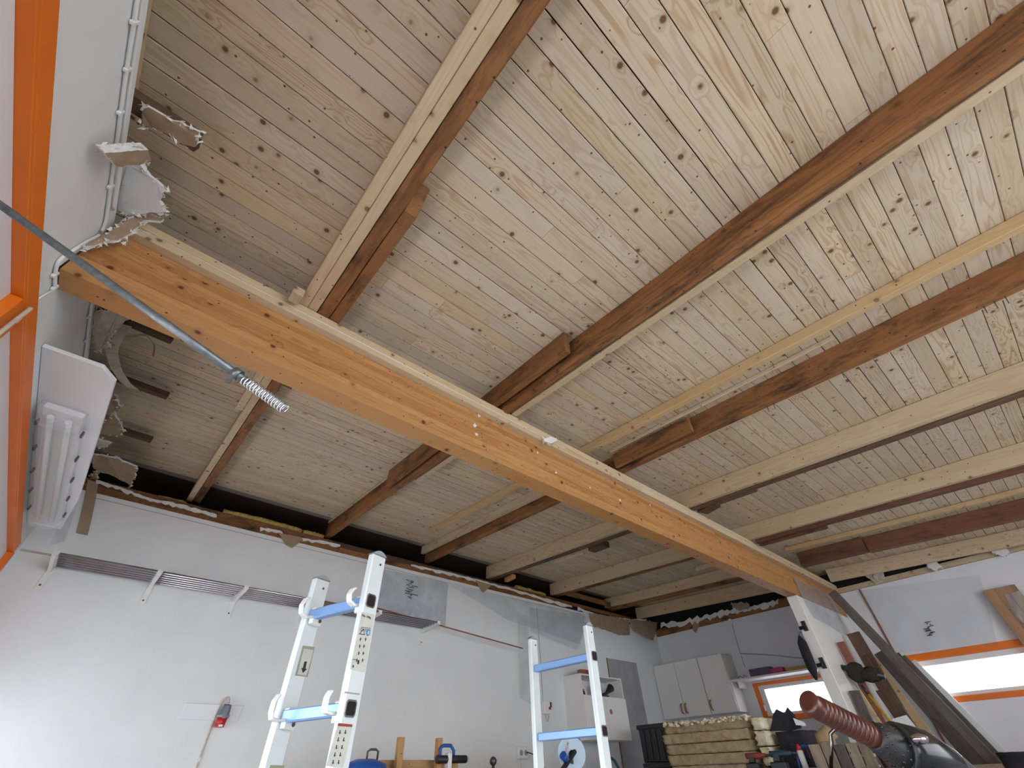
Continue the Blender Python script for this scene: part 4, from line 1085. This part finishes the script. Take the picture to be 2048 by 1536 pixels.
lean('plank', 'wide grey weathered plank leaning beyond the yellow board', 7.0, (1762, 1302), (1962, 1530), .03, .17, 'grey_wood')
lean('plank', 'dark brown plank leaning between the wide grey plank and the white board', 7.10, (1792, 1308), (1996, 1530), .03, .07, 'brown_wood')
lean('plank', 'second grey weathered plank leaning beside the white board', 7.16, (1806, 1312), (2016, 1532), .03, .05, 'grey_wood')
lean('white_board', 'pale white board on edge leaning nearest the long window', 7.24, (1822, 1324), (2046, 1548), .02, .10, 'white_board', 'board')
lean('plank', 'short grey plank leaning low beside the partition edge', 5.90, (1700, 1382), (1738, 1450), .03, .09, 'grey_wood')
lean('lath', 'narrow cream lath leaning next to the short grey plank', 6.06, (1717, 1380), (1763, 1452), .02, .035, 'new_lumber', 'lath')
lean('plank', 'chocolate brown plank standing behind the yellow broom handle', 6.36, (1764, 1378), (1812, 1446), .03, .13, 'brown_wood')
tag(build(G().prism([at(1784, 1438, 'x', 6.3), at(1812, 1430, 'x', 6.3), at(1836, 1460, 'x', 6.3), at(1800, 1466, 'x', 6.3), at(1796, 1500, 'x', 6.3)], (0.02, 0, 0)), 'foam_board', 'white_board'), 'white board corner among the leaning planks', 'board')
# broom, head up
BX = 6.10
br = thing('broom', P(6.3, 1.4, -.94), 'upturned broom with black bristles and yellow handle leaning by the planks', 'broom')
ha, hb = at(1733, 1384, 'x', BX), at(1788, 1452, 'x', BX)
dv = hb - ha; hf = ha + dv * ((0.01 - ha.z) / dv.z)
build(G().tube([ha, hf], .012, 10), 'handle', 'yellow_paint', br)
build(G().tube([ha - dv.normalized() * .06, ha + dv.normalized() * .02], .016, 10), 'ferrule', 'black_plastic', br)
q0, q1 = at(1694, 1342, 'x', BX), at(1760, 1352, 'x', BX)
def bulge(g, c, rx, ry, rz, seed):
    rg = random.Random(seed); o = len(g.v)
    g.ball(c, 1, 16, 10, 0, (rx, ry, rz))
    for v in g.v[o:]: v += Vector((rg.uniform(-1, 1), rg.uniform(-1, 1), rg.uniform(-1, 1))) * .012
g = G(); bulge(g, q0.lerp(q1, .3), .045, .085, .085, 2); bulge(g, q0.lerp(q1, .72), .045, .10, .06, 3)
tag(build(g, 'bristles', 'bristle', br), kind='stuff')
build(G().tube([q0 + Vector((0, .03, .035)), q1 + Vector((0, -.04, -.01))], .028, 10), 'head', 'black_plastic', br)

# ================================================================== LADDERS
def vz(u, v, h):
    r_ = ray(u, v); return r_.z * h / math.hypot(r_.x, r_.y)
def atp(u, v, n, p0):
    r_ = ray(u, v); c_ = Vector((0, 0, CZ)); return c_ + r_ * ((p0 - c_).dot(n) / r_.dot(n))
def ladder(label, near, far, zn, zf, w0, w1, rungs, th=.026):
    near, far = Vector((*near, 0)), Vector((*far, 0))
    U = (far - near).normalized(); Wd = Vector((U.y, -U.x, 0)); L = (far - near).length
    def q(u, w, z): return near + U * u + Wd * w + Vector((0, 0, z))
    root = thing('ladder', q(L / 2, 0, 0), label, 'ladder', 'aluminium ladder sections')
    rails = []
    for u0, zt in ((0, zn), (L, zf)):
        rl = build(G().hexa([q(u0, w0, 0.004), q(u0, w1, 0.004), q(u0 + th, w1, 0.004), q(u0 + th, w0, 0.004)], [q(u0, w0, zt), q(u0, w1, zt), q(u0 + th, w1, zt), q(u0 + th, w0, zt)]), 'rail', 'aluminium', root, .004)
        n = 8
        arc = [q(u0 - .001, w0 - .001 + (w1 - w0 + .002) * k / n, zt + .001 + .014 * math.sin(math.pi * k / n)) for k in range(n + 1)]
        build(G().prism([q(u0 - .001, w0 - .001, zt + .0005)] + arc[1:-1] + [q(u0 - .001, w1 + .001, zt + .0005)], U * (th + .002)), 'end_cap', 'grey_plastic', rl)
        build(G().tube([q(u0 - .002, (w0 + w1) / 2 + .008, zt - .03), q(u0 + .001, (w0 + w1) / 2 + .008, zt - .03)], .004, 8), 'rivet', 'screw', rl)
        rails.append(rl)
    for z in rungs:
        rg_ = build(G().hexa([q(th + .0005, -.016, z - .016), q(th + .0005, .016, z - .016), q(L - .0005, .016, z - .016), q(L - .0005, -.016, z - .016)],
                             [q(th + .0005, -.016, z + .016), q(th + .0005, .016, z + .016), q(L - .0005, .016, z + .016), q(L - .0005, -.016, z + .016)]), 'rung', 'aluminium_sky_tint', root, .004)
        rim_ = [(-.019, -.014), (-.014, -.02), (.014, -.02), (.019, -.014), (.019, .014), (.014, .02), (-.014, .02), (-.019, .014)]
        build(G().prism([q(-.003, a, z + b) for a, b in rim_], U * .0025), 'rung_collar', 'chrome', rg_)
        build(G().prism([q(-.0042, a * .78, z + b * .78) for a, b in rim_], U * .001), 'rung_hollow_shade', 'void_dark', rg_)
    return root, q, U, Wd, rails, L
n1, f1_ = (.636, 1.42), (.552, 1.685)
zs1 = CZ + .428
zn1, zf1 = CZ + vz(752, 1110, 1.558), CZ + vz(650, 1159, 1.775)
lad, q, U, Wd, rails, LL = ladder('tall aluminium ladder section with white hooks and worn labels on its rails', n1, f1_, zn1, zf1, -.026, .036, [zs1 - .28 * k for k in range(5)])
def hook(kind, u, z, k_=.8):
    if kind == 'C': path = [(.0, -.012), (-.03, -.02), (-.058, -.008), (-.066, .022), (-.054, .048), (-.04, .056)]
    else: path = [(.0, -.012), (-.03, -.016), (-.056, -.012), (-.064, .01), (-.064, .04), (-.05, .062)]
    pts = [q(u, -.012 + a * k_, z + b * k_) for a, b in path]
    fine_ = []
    for i in range(len(pts) - 1):
        fine_ += [pts[i], pts[i].lerp(pts[i + 1], .5)]
    fine_.append(pts[-1])
    h_ = build(strip(fine_, U * .022, .007), 'hook', 'white_plastic', lad, .002)
    build(G().prism([q(u - .011, a, z + b) for a, b in ((-.014, -.03), (.024, -.034), (.03, .0), (.018, .022), (-.014, .02))], U * .022), 'hook_plate', 'white_plastic', h_, .002)
    for a, b in ((.016, -.02), (.006, .012)):
        build(G().tube([q(u - .0125, a, z + b), q(u - .0105, a, z + b)], .006, 8), 'rivet', 'screw', h_)
for k in range(2):
    z = zs1 - .28 * k
    hook('C' if k == 0 else 'J', LL - .014, z)
    hook('C' if k == 0 else 'J', .043, z, .66)
# labels on the rails
pn = q(-.0012, 0, 1); pf_ = q(LL - .0012, 0, 1)
def lab(pix, mat, rail, plane, name='label', off=0.0):
    pts = [atp(u, v, U, plane - U * off) for u, v in pix]
    return build(G().prism(pts, U * .0006), name, mat, rail)
def deco(rail, plane, items, parent):
    for (u0, v0, u1, v1, mat) in items:
        lab([(u0, v0), (u1, v0 + (u1 - u0) * .12), (u1 - .16 * (v1 - v0), v1 + (u1 - u0) * .12), (u0 - .16 * (v1 - v0), v1)], mat, parent, plane, 'print', .0012)
l1 = lab([(724, 1224), (749, 1229), (730, 1345), (700, 1338)], 'sticker', rails[0], pn)
deco(rails[0], pn, [(724, 1244, 742, 1254, 'print_black'), (722, 1254, 742, 1254.8, 'print_black'), (721, 1257, 741, 1257.8, 'print_black'), (720, 1260, 740, 1260.8, 'print_black')][1:], l1)
tri = [(718, 1268), (727, 1257.5), (730, 1270)]
lab(tri, 'print_black', l1, pn, 'warning_triangle', .0012)
lab([(720.5, 1267), (726.6, 1260.5), (728.2, 1268.2)], 'sticker', l1, pn, 'warning_triangle_field', .0018)
cc = atp(736.5, 1265, U, pn - U * .0012)
build(G().prism([cc + Wd * (.0082 * math.cos(t)) + Vector((0, 0, .0095 * math.sin(t))) for t in [k * math.pi / 8 for k in range(16)]], U * .0006), 'mandatory_disc', 'print_blue', l1)
build(G().prism([cc - U * .0008 + Wd * a + Vector((0, 0, b)) for a, b in ((-.003, -.005), (.003, -.005), (.004, .002), (0, .006), (-.003, .002))], U * .0004), 'reader_mark', 'sticker', l1)
rg = random.Random(9)
its = []
for r_ in range(4):
    for c_ in range(2):
        u, v = 722 - r_ * 2.2 + c_ * 10 - (rg.random() * 2), 1275 + r_ * 14
        its += [(u, v, u + 1.2, v + 7, 'print_black'), (u - 1.5, v + 2.5, u + 2.5, v + 3.4, 'print_black')]
its += [(706, 1318, 712, 1319, 'print_black'), (716, 1320, 719, 1328, 'print_black'), (706, 1330, 708, 1335, 'print_black')]
deco(rails[0], pn, its, l1)
letter('Max. 150kg', .0085, frame_on(atp(733, 1233, U, pn - U * .0014), Wd, -U), 'print_black', l1)
l2 = lab([(690, 1383), (720, 1387), (719, 1390), (689, 1386)], 'panel_grey', rails[0], pn)
l3 = lab([(676, 1446), (706, 1449), (686, 1536), (652, 1532)], 'sticker', rails[0], pn)
lab([(677, 1446), (705, 1449), (704, 1454), (676, 1452)], 'print_red', l3, pn, 'print', .0012)
its = []
for r_ in range(5):
    for c_ in range(2):
        u, v = 680 - r_ * 3.4 + c_ * 11, 1460 + r_ * 15
        its += [(u, v, u + 1.4, v + 8, 'print_black'), (u - 2, v + 5, u + 2.5, v + 6, 'print_black')]
deco(rails[0], pn, its, l3)
l4 = lab([(606, 1291), (630, 1294), (615, 1354), (590, 1351)], 'sticker_olive', rails[1], pf_)
lab([(608, 1297), (627, 1300), (613, 1351), (595, 1349)], 'sticker', l4, pf_, 'label_field', .0012)
lab([(609, 1323), (614, 1323), (611, 1337), (614, 1338), (606, 1346), (603, 1336), (606, 1336)], 'print_black', l4, pf_, 'arrow', .0018)
l5 = lab([(541, 1530), (569, 1531), (566, 1545), (538, 1543)], 'sticker_olive', rails[1], pf_)

n2, f2_ = (1.873, 1.53), (1.860, 1.925)
zs2 = CZ + .410
zn2, zf2 = CZ + vz(1178, 1251, 2.419), CZ + vz(1068, 1278, 2.68)
ladder('lower aluminium ladder section with sky-tinted rungs standing before the wall cabinet', n2, f2_, zn2, zf2, -.030, .022, [zs2 - .28 * k for k in range(5)])

# ================================================================== WORKBENCH CORNER (tops only in view)
wb = thing('workbench', (2.8, 3.8, 0), 'low workbench along the back wall carrying clamps and tools', 'workbench')
build(G().box(1.45, 4.35, 3.05, 4.40, .885, .925), 'top', 'panel_wood', wb, .003)
for x in (1.5, 4.24):
    for y in (3.1, 4.29):
        build(G().box(x, x + .06, y, y + .06, .002, .885), 'leg', 'clamp_wood', wb, .003)
zt = .926
tag(timber('wooden_board', (1.96, 3.72, .99), (2.66, 3.72, .985), .02, .125, 'panel_wood'), 'striped light wood panel standing behind the two clamp posts', 'panel')
tag(timber('clamp_post', (2.07, 3.63, zt), (2.066, 3.63, CZ + .226), .048, .04, 'clamp_wood', up=(0, 1, 0)), 'upright wooden post before the striped panel, next to the round blue tool', 'post')
tag(timber('clamp_post', (2.415, 3.64, zt), (2.412, 3.64, CZ + .226), .04, .05, 'clamp_wood', up=(0, 1, 0)), 'upright wooden post behind the black cylinder handle', 'post')
cl = thing('bench_clamp', (2.5, 3.56, zt), 'bench clamp with thick black cylinder handle and blue bow', 'clamp')
build(G().tube([(2.35, 3.56, CZ + .098), (2.62, 3.56, CZ + .098)], .024, 16), 'handle', 'black_plastic', cl)
build(G().tube([(2.62, 3.56, CZ + .098), (2.632, 3.56, CZ + .098)], [.024, .02], 16), 'cap', 'grey_plastic', cl)
build(G().box(2.44, 2.475, 3.535, 3.585, zt, CZ + .135), 'jaw', 'white_plastic', cl, .004)
build(G().tube([(2.40, 3.60, CZ + .10), (2.40, 3.60, CZ + .16), (2.43, 3.60, CZ + .18), (2.50, 3.60, CZ + .18), (2.53, 3.60, CZ + .15), (2.53, 3.60, CZ + .10)], .012, 8), 'bow', 'blue_plastic', cl)
rt = thing('round_tool', (1.79, 3.6, zt), 'round blue and chrome power tool with a bail handle', 'tool')
build(G().tube([(1.79, 3.6, zt), (1.79, 3.6, CZ + .04), (1.79, 3.6, CZ + .08), (1.79, 3.6, CZ + .105)], [.17, .17, .14, .06], 20), 'body', 'blue_plastic', rt)
build(G().tube([(1.79, 3.6, CZ + .035), (1.79, 3.6, CZ + .05)], .176, 24), 'rim', 'chrome', rt)
build(G().tube([(1.80, 3.6, CZ + .10), (1.80, 3.6, CZ + .145), (1.82, 3.6, CZ + .155), (1.86, 3.6, CZ + .155), (1.88, 3.6, CZ + .145), (1.88, 3.6, CZ + .08)], .007, 8), 'bail', 'screw', rt)
kn = thing('tap_fitting', (2.93, 3.6, zt), 'small dark metal knob fitting standing on the workbench', 'fitting')
build(G().tube([(2.93, 3.6, zt), (2.93, 3.6, CZ + .07)], .012, 10), 'stem', 'screw', kn)
build(G().ball((2.93, 3.6, CZ + .085), .03, 12, 8), 'knob', 'screw', kn)
# mitre saw
sw = thing('mitre_saw', (3.47, 3.2, zt), 'mitre saw with pale blue blade disc, clear guard and teal motor', 'saw')
sc_ = Vector((3.45, 3.2, CZ + .115))
build(G().tube([sc_ + Vector((0, 0, 0)), sc_ + Vector((.004, .004, 0))], .115, 36), 'blade', 'disc_blue', sw)
build(G().tube([sc_ + Vector((.0, -.008, -.02)), sc_ + Vector((.0, -.003, -.02))], .045, 20), 'flange', 'chrome', sw)
g = G(); n = 24
for k in range(n):
    t0_, t1_ = [math.radians(-80 + 170 * (k + j) / n) for j in (0, 1)]
    def rp(t, r_, y): return sc_ + Vector((.02 + r_ * math.cos(t), y, r_ * math.sin(t)))
    g.add([rp(t0_, .075, -.02), rp(t0_, .135, -.02), rp(t1_, .135, -.02), rp(t1_, .075, -.02)], [(0, 1, 2, 3)])
    g.add([rp(t0_, .135, -.02), rp(t0_, .135, .02), rp(t1_, .135, .02), rp(t1_, .135, -.02)], [(0, 1, 2, 3)])
build(g, 'guard', 'saw_guard', sw)
build(G().hexa([sc_ + Vector((.02, .01, .075)), sc_ + Vector((.14, .01, .05)), sc_ + Vector((.14, .08, .05)), sc_ + Vector((.02, .08, .075))], [sc_ + Vector((0, .01, .13)), sc_ + Vector((.15, .01, .105)), sc_ + Vector((.15, .08, .105)), sc_ + Vector((0, .08, .13))]), 'motor', 'dark_teal', sw, .008)
build(G().hexa([sc_ + Vector((-.19, -.05, -.10)), sc_ + Vector((-.17, -.05, -.12)), sc_ + Vector((-.17, -.02, -.12)), sc_ + Vector((-.19, -.02, -.10))], [sc_ + Vector((.02, -.03, .03)), sc_ + Vector((.045, -.03, .01)), sc_ + Vector((.045, 0, .01)), sc_ + Vector((.02, 0, .03))]), 'arm', 'black_plastic', sw, .004)
build(G().tube([sc_ + Vector((-.16, -.05, -.01)), sc_ + Vector((-.11, -.04, -.04))], [.03, .024], 14), 'side_knob', 'blue_plastic', sw)
build(G().box(sc_.x - .16, sc_.x + .2, 3.1, 3.42, zt, zt + .03), 'base', 'grey_plastic', sw, .004)
build(G().box(sc_.x + .07, sc_.x + .13, 3.235, 3.30, zt + .03, sc_.z + .055), 'pivot', 'dark_teal', sw, .004)
letter('BOSCH', .036, frame_on(sc_ + Vector((-.062, -.002, .025)), Vector((.55, 0, .83)), Vector((0, -1, 0))), 'red_plastic', sw)
cable('dark green hose loop standing behind the mitre saw', [P(4.02, 3.3, -.02), P(4.02, 3.3, .05), P(4.06, 3.3, .085), P(4.12, 3.3, .075), P(4.17, 3.3, .02), P(4.18, 3.3, -.02)], .012, 'dark_teal', name='hose', cat='hose')

# ================================================================== RIGHT PILE
def wobbly(x0, x1, y0, y1, z0, z1, nx, ny, nz, amp, seed):
    rg = random.Random(seed); g = G(); idx = {}
    def vid(i, j, k):
        key = (i, j, k)
        if key not in idx:
            idx[key] = len(g.v)
            e_ = Vector((rg.uniform(-1, 1), rg.uniform(-1, 1), rg.uniform(-.2, .2))) * amp
            g.v.append(Vector((x0 + (x1 - x0) * i / nx, y0 + (y1 - y0) * j / ny, z0 + (z1 - z0) * k / nz)) + e_)
        return idx[key]
    def face(a, b, c, d): g.f.append([a, b, c, d]); g.sm.append(True); g.mi.append(0)
    for i in range(nx):
        for j in range(ny):
            face(vid(i, j, 0), vid(i, j + 1, 0), vid(i + 1, j + 1, 0), vid(i + 1, j, 0)); face(vid(i, j, nz), vid(i + 1, j, nz), vid(i + 1, j + 1, nz), vid(i, j + 1, nz))
    for i in range(nx):
        for k in range(nz):
            face(vid(i, 0, k), vid(i + 1, 0, k), vid(i + 1, 0, k + 1), vid(i, 0, k + 1)); face(vid(i, ny, k), vid(i, ny, k + 1), vid(i + 1, ny, k + 1), vid(i + 1, ny, k))
    for j in range(ny):
        for k in range(nz):
            face(vid(0, j, k), vid(0, j, k + 1), vid(0, j + 1, k + 1), vid(0, j + 1, k)); face(vid(nx, j, k), vid(nx, j + 1, k), vid(nx, j + 1, k + 1), vid(nx, j, k + 1))
    return g
hb = .0735; nb_ = 17
ORD = ['first', 'second', 'third', 'fourth', 'fifth', 'sixth', 'seventh', 'eighth', 'ninth', 'tenth', 'eleventh', 'twelfth', 'thirteenth', 'fourteenth', 'fifteenth', 'sixteenth', 'seventeenth', 'eighteenth']
rg = random.Random(77)
for k in range(nb_):
    dx, dy = rg.uniform(-.03, .03), rg.uniform(-.02, .02)
    z0 = .012 + k * hb
    tag(build(wobbly(4.5 + dx, 5.05 + dx, 2.12 + dy, 2.95 + dy, z0 + .003, z0 + hb - .002, 10, 44, 5, .008 if k < nb_ - 1 else .011, 100 + k), 'insulation_batt', 'batt'),
        'top mineral wool batt of the brown stack, ragged along its upper edge' if k == nb_ - 1 else 'brown mineral wool batt, %s from the top of its stack' % ORD[nb_ - 1 - k], 'insulation', 'batts in the wool stack')
TB = [o for o in bpy.data.objects if o.get('label', '').startswith('top mineral wool batt')][0]
g = G(); rg = random.Random(5)
for i in range(150):
    y = rg.uniform(2.11, 2.95); z = .012 + nb_ * hb + rg.uniform(-.02, .012); x = 4.49 + rg.uniform(-.012, .05) + (.02 if z > 1.26 else 0)
    g.ball((x, y, z), rg.uniform(.006, .016), 6, 4, 0, (1, rg.uniform(.8, 2.2), rg.uniform(.4, .9)))
tag(build(g, 'tuft', 'batt_pale', TB), kind='stuff')
for i, (y0, z0, z1, lab_) in enumerate(((2.0, .95, 1.06, 'pale wool piece added as the window-lit side of the stack, lowest'), (1.99, 1.07, 1.16, 'pale wool piece added as the window-lit side of the stack, middle'), (1.985, 1.17, 1.245, 'pale wool piece added as the window-lit side of the stack, topmost'))):
    tag(build(wobbly(4.47, 4.9, y0, 2.075, z0, z1, 6, 4, 4, .012, 300 + i), 'lit_side_wool', 'batt_pale'), lab_, 'insulation')  # paler pieces put the window light on the stack's side into colour
sp = thing('added_wool_shelf', (4.7, 2.03, 0), 'narrow crate added beneath the pale wool pieces', 'crate')
build(G().box(4.46, 4.92, 1.985, 2.075, .003, .93), 'box', 'brown_wood', sp, .003)
cr = [(5.35, 5.72, 3.42, 3.86)]
for k in range(4):
    x0, x1, y0, y1 = cr[0]; z0 = .003 + k * .335
    c = thing('plastic_crate', ((x0 + x1) / 2, (y0 + y1) / 2, z0), 'black ribbed plastic crate beside the wool stack, ' + ('lowest of its pile', 'second from the floor', 'third from the floor', 'topmost of its pile')[k], 'crate', 'black crates')
    build(G().box(x0, x1, y0, y1, z0, z0 + .31), 'bin', 'black_plastic', c, .01)
    build(G().box(x0 - .012, x1 + .012, y0 - .012, y1 + .012, z0 + .29, z0 + .332), 'rim', 'black_plastic', c, .005)
    for j in range(5):
        y = y0 + .05 + j * .08
        build(G().box(x0 - .014, x0 - .001, y, y + .03, z0 + .02, z0 + .28), 'rib', 'black_plastic', c, .004)
# table with bag and tools
tb = thing('trestle_table', (4.5, 1.3, 0), 'rough table before the partition carrying the black bag and tools', 'table')
build(G().box(3.9, 5.3, .75, 1.94, .89, .918), 'top', 'brown_wood', tb, .003)
for x in (3.95, 5.19):
    for y in (.8, 1.83):
        build(G().box(x, x + .06, y, y + .06, .002, .889), 'leg', 'brown_wood', tb, .003)
ZT = .919
def xp(u, v, x): return at(u, v, 'x', x)
bgx = 4.55
bag = thing('tool_bag', (bgx, 1.75, ZT), 'open black tool bag with upright flaps on the table by the small window', 'bag')
a, b = xp(1542, 1470, bgx), xp(1604, 1452, bgx)
build(wobbly(bgx, bgx + .28, b.y, min(a.y, 1.94), ZT + .012, CZ + .20, 3, 5, 4, .008, 41), 'body', 'dark_cloth', bag)
for pix in ([(1540, 1462), (1546, 1428), (1552, 1418), (1572, 1428), (1600, 1440), (1602, 1456), (1580, 1462)], [(1566, 1432), (1574, 1414), (1590, 1432), (1588, 1446)]):
    build(G().prism([xp(u, v, bgx + .02) for u, v in pix], (.015, 0, 0)), 'flap', 'dark_cloth', bag, .003)
build(G().prism([xp(u, v, bgx - .004) for u, v in ((1586, 1436), (1608, 1444), (1612, 1452), (1592, 1450))], (.003, 0, 0)), 'label', 'white_board', bag)
build(G().box(bgx - .03, bgx - .001, b.y + .02, b.y + .14, ZT + .06, CZ + .13), 'pocket', 'dark_cloth', bag, .006)
def drill(label, u, v, mat, s_=1.0, x=4.2):
    p_ = xp(u, v, x); o = thing('cordless_drill', (p_.x, p_.y, ZT), label, 'drill')
    z = ZT + .15 * s_
    build(G().tube([(p_.x, p_.y + .06, z), (p_.x, p_.y - .05, z), (p_.x, p_.y - .1, z)], [.03 * s_, .032 * s_, .018 * s_], 12), 'motor', mat, o)
    build(G().tube([(p_.x, p_.y - .1, z), (p_.x, p_.y - .14, z)], [.018 * s_, .012 * s_], 10), 'chuck', 'screw', o)
    build(G().hexa([(p_.x - .018, p_.y + .0, ZT + .05), (p_.x + .018, p_.y, ZT + .05), (p_.x + .018, p_.y + .05, ZT + .05), (p_.x - .018, p_.y + .05, ZT + .05)], [(p_.x - .018, p_.y - .01, z), (p_.x + .018, p_.y - .01, z), (p_.x + .018, p_.y + .035, z), (p_.x - .018, p_.y + .035, z)]), 'grip', 'black_plastic', o, .005)
    build(G().box(p_.x - .035, p_.x + .035, p_.y - .04, p_.y + .07, ZT, ZT + .05), 'battery', 'black_plastic', o, .006)
drill('blue cordless drill lying before the black bag', 1560, 1518, 'dark_teal', .62)
drill('red and black cordless drill beside the wool stack', 1512, 1528, 'print_red', .6, 4.36)
tu = thing('sealant_tube', xp(1594, 1530, 4.2), 'white sealant tube with red cap standing by the black bag', 'tube')
p_ = xp(1606, 1520, 4.2)
build(G().tube([(4.2, p_.y, ZT), (4.2, p_.y, CZ + .075)], .02, 12), 'cartridge', 'white_plastic', tu)
build(G().tube([(4.2, p_.y, CZ + .075), (4.2, p_.y, CZ + .11)], [.018, .008], 10), 'nozzle', 'red_plastic', tu)
cable('blue strap curved over the tools by the black bag', [Vector((4.3, p_.y + .08, ZT + .01)), Vector((4.3, p_.y + .06, CZ + .06)), Vector((4.3, p_.y, CZ + .10)), Vector((4.3, p_.y - .06, CZ + .07)), Vector((4.3, p_.y - .08, ZT + .01))], .008, 'blue_plastic', name='strap', cat='strap')
# pallet boards, burlap roll, bent tube frame
pal = thing('pallet_crate', (4.2, 1.1, ZT), 'weathered pallet board crate on the table under the bent tube', 'crate')
for i in range(5):
    u0 = 1622 + i * 25
    a, b = xp(u0, 1505, 4.1), xp(u0 + 24, 1505, 4.1)
    timber('slat', (4.1, (a.y + b.y) / 2, ZT), (4.1, (a.y + b.y) / 2, CZ + .10 + .012 * math.sin(i * 2)), abs(a.y - b.y) - .004, .02, 'grey_wood' if i == 2 else 'pallet_wood', pal, up=(1, 0, 0))
a, b = xp(1622, 1505, 4.1), xp(1746, 1505, 4.1)
for z in (CZ + .005, CZ + .06):
    timber('rail', (4.121, a.y, z), (4.121, b.y, z), .02, .04, 'brown_wood', pal)
bu = tag(build(G().tube([(4.25, xp(1650, 1480, 4.25).y, ZT), (4.25, xp(1652, 1480, 4.25).y, CZ + .14), (4.27, xp(1668, 1476, 4.25).y, CZ + .175)], [.06, .06, .045], 14), 'burlap_roll', 'burlap'), 'brown sack roll standing behind the pallet crate', 'sack')
p0, p1 = xp(1660, 1470, 4.0), xp(1742, 1500, 4.0)
tf = thing('tube_frame', (4.0, 1.1, ZT), 'bent bright metal tube frame standing before the pallet crate', 'frame')
build(G().tube([(4.0, xp(1664, 1536, 4.).y + .01, ZT + .002), (4.0, p0.y + .01, CZ + .10), (4.0, p0.y - .005, CZ + .145), (4.0, p0.y - .04, CZ + .165), (4.03, p0.y - .09, CZ + .165), (4.1 - .03, p0.y - .14, CZ + .14), (4.07, p1.y, CZ + .08), (4.07, p1.y - .02, ZT + .002)], .011, 10), 'tube', 'chrome', tf)
# dark blanket low on the right
tag(build(wobbly(6.12, 6.5, .3, .85, .015, CZ + .03, 6, 6, 5, .02, 55), 'covered_stack', 'dark_cloth'), 'dark cloth covered heap standing by the leaning planks', 'heap')

# ================================================================== HANDLEBAR NEXT TO THE CAMERA
DG = .72
def hp(u, v, k=DG): return ray(u, v) * k + Vector((0, 0, CZ))
hd = thing('scooter', (hp(1840, 1510).x, hp(1840, 1510).y, 0), 'scooter with brown ribbed handlebar grip and glossy black control head', 'scooter')
A, B = hp(1613, 1404), hp(1745, 1472)
pts, rs = [], []
n = 12
pts += [A, A.lerp(B, .015), A.lerp(B, .04)]; rs += [.012, .0175, .0195]
for i in range(n):
    t = .16 + .80 * i / n; d_ = .80 / n
    for k, r_ in ((0, .0150), (.1, .0178), (.3, .0188), (.6, .0188), (.85, .0178)):
        pts.append(A.lerp(B, t + d_ * k)); rs.append(r_)
pts.append(B); rs.append(.017)
build(G().tube(pts, rs, 22), 'grip', 'brown_grip', hd)
C = hp(1795, 1496)
build(G().tube([B, B.lerp(C, .1), B.lerp(C, .5), C], [.0175, .022, .027, .030], 20), 'knurled_sleeve', 'black_plastic', hd)
g = G()
for i in range(7):
    for k in range(9):
        c_ = B.lerp(C, .12 + i * .125); axd = (C - B).normalized(); s_a = axd.cross(Vector((0, 0, 1))).normalized(); s_b = s_a.cross(axd)
        t = k / 9 * 2 * math.pi + (i % 2) * .35; r_ = .0205 + .0105 * i * .125
        g.ball(c_ + (s_a * math.cos(t) + s_b * math.sin(t)) * r_, .0028, 6, 4)
tag(build(g, 'knurl', 'gloss_black', hd), kind='stuff')
E1, E2, E3 = hp(1850, 1508), hp(1905, 1524), hp(1945, 1545)
build(G().tube([C, C.lerp(E1, .15), E1, E2, E3], [.030, .037, .036, .020, .010], 24), 'control_head', 'gloss_black', hd)
build(G().tube([C.lerp(E1, -.02), C.lerp(E1, .05)], [.033, .0372], 24), 'ring', 'black_plastic', hd)
tc_ = hp(1838, 1478, DG - .03)
g = G().ball(tc_, .016, 14, 8, 0, (1.2, .8, .45)); build(g, 'button', 'chrome', hd)
build(G().tube([E1 - Vector((0, 0, .02)), Vector((E1.x, E1.y, .16))], .019, 14), 'stem', 'gloss_black', hd)
build(G().box(E1.x - .075, E1.x + .075, E1.y - .55, E1.y + .03, .10, .16), 'deck', 'black_plastic', hd, .02)
for y in (E1.y + .09, E1.y - .60):
    build(G().tube([(E1.x - .02, y, .10), (E1.x + .02, y, .10)], .098, 24), 'wheel', 'black_plastic', hd)
